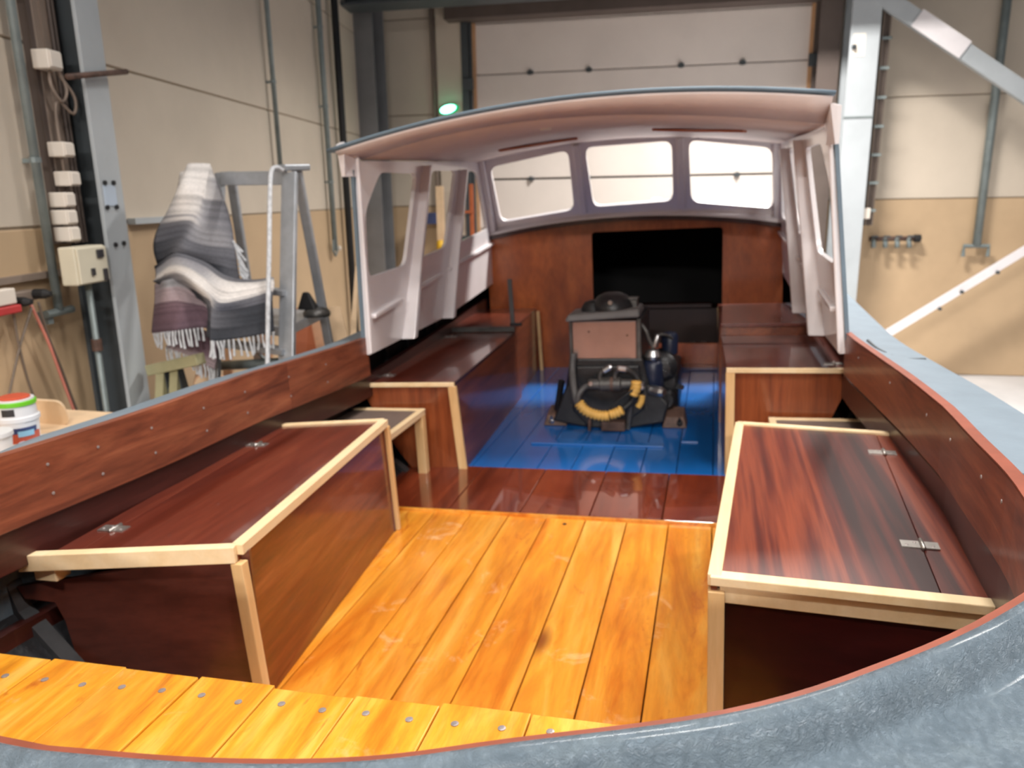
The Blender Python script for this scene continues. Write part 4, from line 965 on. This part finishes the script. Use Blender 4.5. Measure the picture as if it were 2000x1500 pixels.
# port aft locker
z = .47
IN, IF, ON, OF = bz(462, 1068, z)[:2], bz(750, 822, z)[:2], bz(95, 1082, z)[:2], bz(540, 832, z)[:2]
poly = [tuple(by(px, py, 1.575)) for px, py in ((500, 1345), (470, 1090), (95, 1112), (108, 1135), (155, 1148), (172, 1185), (205, 1300), (225, 1345))]
poly = [(x, 1.6 + (x - IN[0]) / (ON[0] - IN[0]) * (ON[1] - IN[1]), zz) for x, _, zz in poly]
t, nn = locker('long port aft locker with dark red lid and pine trimmed edges', IN, IF, ON, OF, z, 'mah_lid', 'mah_y', 'mah_panel', .86, (.13, .78), (.012, 0), poly)
strip(t, V2(IN, z - .008), V2(IF, z - .008), .034, .03)
O2 = bz(40, 1085, z)
strip(t, V2(IN, z - .016), (O2.x, O2.y, z - .016), .03, .046, off=(0, -.004, 0))
strip(t, V2(IF, z - .004), (OF[0], OF[1], z - .004), .026, .024)
strip(t, (IN[0] + .004, IN[1] - .004, z - .04), (IN[0] + .016, IN[1] + .002, 0), .034, .03, 'trim_z', name='corner_post')
strip(t, (IF[0] + .012, IF[1] - .004, z - .02), (IF[0] + .02, IF[1] - .004, 0), .02, .02, 'trim_z', name='corner_post')
part('support_block', MB().box(O2.x + .02, O2.x + .09, O2.y + .01, O2.y + .06, z - .075, z - .04), 'trim', t, bevel=.003)
# starboard aft locker
z = .48
IN, IF, ON, OF = bz(1388, 1128, z)[:2], bz(1440, 828, z)[:2], bz(1975, 1190, z)[:2], bz(1785, 852, z)[:2]
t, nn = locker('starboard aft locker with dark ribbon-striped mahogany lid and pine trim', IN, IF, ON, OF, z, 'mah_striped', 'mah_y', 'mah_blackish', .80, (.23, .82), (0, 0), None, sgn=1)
strip(t, V2(IN, z - .006), V2(IF, z - .006), .03, .028, off=(.008, 0, 0))
strip(t, V2(IN, z - .004), (ON[0], ON[1], z - .004), .036, .022, off=(0, .008, 0))
strip(t, (IN[0] + .02, IN[1], z - .04), (ON[0], ON[1], z - .04), .02, .04, off=(0, .012, 0), name='end_rail')
strip(t, V2(IF, z - .004), (OF[0], OF[1], z - .004), .026, .024)
strip(t, (IN[0] + .012, IN[1] + .006, z - .03), (IN[0] + .012, IN[1] + .006, 0), .036, .03, 'trim_z', name='corner_post')
# port forward locker
z = .455
IN, IF, ON, OF = (-1.236, 3.49), (-1.30, 4.95), (-1.735, 3.46), (-1.79, 4.95)
t, nn = locker('long port forward locker beside the engine with glossy mahogany lid', IN, IF, ON, OF, z, 'mah_lid', 'mah_y', 'mah_z', .82, (.12, .9), (.03, 0))
strip(t, V2(IN, z - .008), (ON[0], ON[1], z - .008), .022, .02, off=(0, -.004, 0))
strip(t, (IN[0] - .012, IN[1] - .004, z - .018), (IN[0] + .016, IN[1] - .004, 0), .042, .022, 'trim_z', name='corner_post')
part('lid_edge', MB().bar(V2(IN, z - .006), V2(IF, z - .006), .008, .016), 'mah_dark', t)
# raised box at the forward end of it
def cabbox(label, x0, x1, y0, y1, z, xo0, xo1, postx):
    t = thing('forward_cabinet', label, 'cabinet', ((x0 + xo0) / 2, (y0 + y1) / 2, 0), BOAT, 'cabinets against the bulkhead')
    part('body', MB().hexa([(x0, y0, 0), (xo0, y0, 0), (xo1, y1, 0), (x1, y1, 0)], [(x0, y0, z - .02), (xo0, y0, z - .02), (xo1, y1, z - .02), (x1, y1, z - .02)]), 'mah_y', t)
    part('top', MB().hexa([(x0, y0 - .015, z - .02), (xo0, y0 - .015, z - .02), (xo1, y1, z - .02), (x1, y1, z - .02)], [(x0, y0 - .015, z), (xo0, y0 - .015, z), (xo1, y1, z), (x1, y1, z)]), 'mah_lid', t, bevel=.003)
    part('corner_post', MB().bar((postx, y1 - .03, z - .02), (postx + .012, y1 - .03, 0), .022, .022, (0, 1, 0)), 'trim_z', t)
    return t
t = cabbox('port cabinet with slotted dark strip against the mahogany bulkhead', -1.30, -1.345, 4.97, 5.82, .495, -1.80, -1.9, -1.325)
part('slotted_strip', MB().box(-1.78, -1.30, 4.945, 4.957, .46, .485).box(-1.78, -1.30, 4.94, 4.957, .487, .493), 'iron_grey', t)
# slim lever standing on it
A = by(1003, 650, 5.0); Bq = by(995, 545, 5.0)
lv = thing('control_lever', 'thin upright grey lever beside the port cabinet', 'lever', (A.x, A.y, .45), BOAT)
part('rod', MB().bar((A.x, 5.0, .45), (Bq.x, 5.0, Bq.z), .03, .014, (0, 1, 0)), 'greyhose', lv, bevel=.003)
part('pivot', MB().box(A.x - .02, A.x + .06, 4.985, 5.015, .49, .51), 'rubber', lv, bevel=.003)
# starboard forward locker
z = .518
IN, IF, ON, OF = (.055, 3.55), (.038, 4.40), (.60, 3.55), (.63, 4.40)
t, nn = locker('starboard forward locker with plain glossy mahogany lid and pine post', IN, IF, ON, OF, z, 'mah_lid', 'mah_z', 'mah_z', .86, (.12,), (0, 0), sgn=1)
strip(t, V2(IN, z - .008), (ON[0] - .05, ON[1], z - .008), .022, .022, off=(0, -.004, 0))
strip(t, (IN[0] + .018, IN[1] - .002, z - .018), (IN[0] + .018, IN[1] - .002, 0), .04, .022, 'trim_z', name='corner_post')
cabbox('starboard cabinet raised above the locker next to the doorway', .03, .022, 4.41, 5.2, .587, .62, .60, .03)
# ---------------- small pine framed steps between the lockers
def step(label, x0, x1, y0, y1, z, sgn):
    t = thing('side_step', label, 'step', ((x0 + x1) / 2, (y0 + y1) / 2, 0), BOAT, 'pine framed side steps')
    w = .03; xi = x1 if sgn < 0 else x0
    part('inset', MB().box(x0 + .01, x1 - .01, y0 + .01, y1 - .01, z - .016, z - .006), 'greypad', t)
    part('rim', MB().box(x0, x1, y1 - w, y1, z - .025, z), 'trim', t, bevel=.003)
    part('rim', MB().box(x0, x1, y0, y0 + w, z - .025, z), 'trim', t, bevel=.003)
    part('rim', MB().box(xi - (w if sgn < 0 else 0), xi + (0 if sgn < 0 else w), y0, y1, z - .03, z + .001), 'trim', t, bevel=.003)
    xa, xb = (xi - .045, xi) if sgn < 0 else (xi, xi + .045)
    for ya in (y0, y1 - .05): part('leg', MB().box(xa, xb, ya, ya + .045, 0, z - .025), 'trim_z', t, bevel=.003)
    part('back_board', MB().box(xa + (-.3 if sgn < 0 else .25), xb + (-.3 if sgn < 0 else .25), y0, y1, 0, z - .025), 'mah_dark', t)
step('port pine framed step with grey inset between the port lockers', -1.86, -1.38, 2.84, 3.44, .335, -1)
step('starboard pine framed step with grey inset behind striped locker', .24, .68, 2.84, 3.52, .30, 1)

# ---------------- the engine
en = thing('boat_engine', 'black diesel engine with pinkish metal cover and yellow sleeved hose', 'engine', (-.57, 4.6, 0), BOAT)
P = [by(px, py, 4.26) for px, py in ((1100, 768), (1080, 822), (1136, 846), (1235, 847), (1296, 826), (1306, 790), (1268, 752), (1255, 700), (1125, 700))]
P = [Vector((p.x, p.y, max(.009, p.z))) for p in P]
part('flywheel_housing', MB().prism(P, (0, .12, 0)), 'iron', en, bevel=.012)
part('block', MB().box(-.80, -.41, 4.36, 5.05, .05, .60), 'iron', en, bevel=.015)
part('sump', MB().box(-.74, -.40, 4.38, 5.0, .009, .06), 'iron', en, bevel=.01)
ring = [by(px, py, 4.235) for px, py in ((1125, 716), (1248, 714), (1258, 800), (1205, 838), (1150, 836), (1118, 800))]
part('front_plate', MB().prism(ring, (0, .03, 0)), 'iron', en, bevel=.01)
cv = part('cover', MB().box(-.785, -.418, 4.27, 4.36, .362, .63), 'cover', en, bevel=.008, label='flat pinkish bare metal cover')
part('cover_edge', MB().box(-.80, -.785, 4.265, 4.37, .30, .63).box(-.418, -.395, 4.265, 4.37, .30, .64), 'iron_grey', en, bevel=.004)
for px, py in ((1150, 648), (1225, 655)):
    p = by(px, py, 4.27); part('screw', MB().lathe(p, [(.006, 0), (.006, .003)], (0, -1, 0), 8), 'rust', cv)
part('top_tray', MB().hexa([(-.815, 4.22, .633), (-.395, 4.22, .655), (-.395, 4.50, .655), (-.815, 4.50, .633)], [(-.80, 4.23, .672), (-.40, 4.23, .70), (-.40, 4.49, .70), (-.80, 4.49, .672)]), 'dust', en, bevel=.012)
af = part('air_filter', MB().lathe((-.56, 4.37, .685), [(.12, 0), (.12, .02), (.105, .05), (.085, .075), (.05, .092), (0, .097)], n=24), 'iron', en, smooth='auto')
part('filter_rim', MB().lathe((-.67, 4.36, .668), [(.07, 0), (.07, .03), (.05, .06), (.02, .07)], n=18), 'rubber', af, smooth='auto')
part('wing_nut', MB().lathe((-.56, 4.265, .735), [(.014, 0), (.012, .02)], (0, -1, 0), 8), 'steel', af)
part('breather', MB().box(-.49, -.42, 4.34, 4.42, .69, .735).box(-.485, -.415, 4.335, 4.425, .738, .748), 'iron_grey', en, bevel=.006)
part('oil_cap', MB().lathe((-.60, 4.27, .67), [(.03, 0), (.03, .012), (.02, .016)], n=12), 'rust', en)
# starboard side ancillaries
part('alternator', MB().lathe((-.285, 4.45, .34), [(.05, -.12), (.085, -.1), (.085, .06), (.06, .09), (.02, .1)], (0, -1, 0), 20), 'iron', en, smooth='auto')
part('pulley', MB().lathe((-.285, 4.34, .34), [(.05, 0), (.04, .012), (.05, .024), (.015, .03)], (0, -1, 0), 18), 'iron', en, smooth='auto')
part('oil_filter', MB().lathe((-.335, 4.33, .24), [(.055, 0), (.06, .01), (.06, .13), (.05, .15), (.03, .16)], n=18), 'navy', en, smooth='auto')
part('fuel_filter', MB().lathe((-.25, 4.5, .40), [(.045, 0), (.05, .1), (.04, .12), (.0, .13)], n=16), 'navy', en, smooth='auto')
part('filter_head', MB().lathe((-.335, 4.33, .40), [(.045, 0), (.05, .02), (.035, .05), (.012, .06)], n=16), 'steel', en, smooth='auto')
part('banjo_bolt', MB().lathe((-.325, 4.34, .47), [(.02, 0), (.02, .05), (.012, .07)], (.3, 0, 1), 10), 'steel', en, smooth='auto')
part('fuel_pipe', MB().tube(spline([(-.40, 4.34, .60), (-.37, 4.33, .56), (-.35, 4.33, .5), (-.33, 4.33, .46)], 5), .012, 8).tube(spline([(-.325, 4.35, .53), (-.28, 4.38, .53), (-.24, 4.45, .5), (-.22, 4.5, .45)], 5), .009, 8), 'iron_grey', en, smooth=True)
part('starter_motor', MB().lathe((-.27, 4.38, .15), [(.05, -.2), (.065, -.18), (.065, .0), (.045, .03)], (0, -1, 0), 16), 'iron', en, smooth='auto')
part('side_casing', MB().box(-.42, -.20, 4.44, 4.95, .03, .3), 'iron', en, bevel=.02)
part('dip_stick', MB().tube([(-.385, 4.27, .34), (-.37, 4.26, .12)], .008, 6), 'iron_grey', en)
part('union', MB().lathe((-.39, 4.24, .27), [(.022, 0), (.022, .05), (.014, .06)], (0, -1, 0), 8), 'steel', en)
part('union', MB().lathe((-.335, 4.22, .245), [(.03, 0), (.03, .07), (.02, .09)], (.8, -.6, 0), 8), 'steel', en)
part('union', MB().lathe((-.20, 4.36, .235), [(.015, 0), (.015, .04)], (.6, -.6, 0), 8), 'steel', en)
# mounting feet
for px, py, s in ((1088, 818, -1), (1318, 812, 1)):
    p = by(px, py, 4.33)
    ft = part('mounting_foot', MB().hexa([(p.x - .07, 4.27, .009), (p.x + .07, 4.27, .009), (p.x + .07, 4.42, .009), (p.x - .07, 4.42, .009)], [(p.x - .05, 4.29, .07), (p.x + .05, 4.29, .07), (p.x + .05, 4.42, .10), (p.x - .05, 4.42, .10)]), 'rust', en, bevel=.006)
    part('bolt', MB().lathe((p.x + (-.02 if s < 0 else .03), 4.285, .03), [(.018, 0), (.018, .02), (.008, .022), (.008, .05)], (0, -.5, .8), 6), 'steel' if s < 0 else 'rubber', ft)
for a_, b_ in (((-.80, 4.4, .42), (-.93, 4.75, .02)), ((-.86, 4.3, .28), (-.90, 4.33, .09))):
    part('bracket_arm', MB().bar(a_, b_, .03, .03), 'iron', en, bevel=.004)
# pump unit and hoses across the front
pc = by(1197, 750, 4.17)
pp = part('pump_body', MB().lathe((pc.x, 4.17, pc.z), [(.02, -.14), (.03, -.13), (.03, -.075), (.038, -.07), (.038, .04), (.028, .05), (.028, .11), (.018, .12)], (1, 0, .02), 16), 'iron_grey', en, smooth='auto')
part('bleed_screw', MB().lathe(by(1154, 749, 4.14), [(.012, 0), (.012, .012)], (0, -1, 0), 10), 'steel', pp)
part('brass_band', MB().lathe((pc.x + .0, 4.17, pc.z), [(.040, -.012), (.040, .004)], (1, 0, .02), 14), 'rust', pp)
def hose(pts, r, m_, name, n=6, y=4.12, lab=None):
    part(name, MB().tube(spline([by(px, py, y + dy) for px, py, dy in pts], n), r, 8), m_, en, smooth=True, label=lab)
hose([(1172, 745, .05), (1172, 733, .05), (1178, 724, .05), (1192, 716, .05)], .014, 'iron_grey', 'elbow')
hose([(1200, 745, .05), (1202, 730, .05), (1210, 720, .04), (1225, 721, .05), (1240, 732, .08), (1248, 745, .1)], .014, 'iron_grey', 'elbow')
part('hose_end', MB().lathe(by(1186, 721, 4.16), [(.012, -.03), (.017, -.02), (.017, .02), (.012, .03)], (.85, 0, .5), 10), 'steel', en)
part('hose_end', MB().lathe(by(1215, 721, 4.15), [(.012, -.03), (.017, -.02), (.017, .02), (.012, .03)], (.98, 0, -.15), 10), 'steel', en)
hose([(1152, 752, .05), (1140, 758, .0), (1130, 772, -.02), (1128, 790, -.02)], .016, 'greyhose', 'hose')
hose([(1120, 690, .12), (1118, 720, .1), (1120, 750, .04), (1124, 775, .0), (1130, 792, -.02)], .02, 'greyhose', 'hose')
ypts = [by(px, py, 4.08) for px, py in ((1130, 786), (1140, 799), (1156, 808), (1174, 812), (1190, 812))]
ys_ = spline(ypts, 8); part('hose_sleeve', MB().tube(ys_, [.031 if i % 3 else .022 for i in range(len(ys_))], 10), 'yellow', en, smooth=True, label='ribbed yellow hose sleeve')
ypts = [by(px, py, 4.07) for px, py in ((1191, 810), (1203, 807), (1216, 800))]
ys_ = spline(ypts, 6); part('hose_sleeve', MB().tube(ys_, [.029 if i % 3 else .022 for i in range(len(ys_))], 10), 'yellow', en, smooth=True)
ypts = [by(px, py, 4.1) for px, py in ((1236, 772), (1242, 758), (1243, 744))]
ys_ = spline(ypts, 6); part('hose_sleeve', MB().tube(ys_, [.03 if i % 3 else .025 for i in range(len(ys_))], 10), 'yellow', en, smooth=True)
hose([(1254, 772, .03), (1252, 785, .03), (1246, 795, .03)], .018, 'yellow', 'hose_sleeve')
hose([(1190, 815, -.04), (1192, 800, -.05), (1205, 785, -.05), (1225, 770, -.05), (1245, 755, -.03)], .007, 'rubber', 'cable_tie')
hose([(1216, 800, -.02), (1232, 786, .0), (1240, 772, .0)], .018, 'rubber', 'hose')
part('drain_pipe', MB().tube([by(1152, 812, 4.2), by(1151, 842, 4.2)], .009, 8), 'rust', en)
part('drain_flange', MB().box(by(1175, 840, 4.2).x, by(1222, 840, 4.2).x, 4.17, 4.24, .012, .07), 'rust', en, bevel=.01)
part('side_lever', MB().tube([by(1232, 790, 4.2), by(1226, 838, 4.2)], .014, 8), 'iron_grey', en)
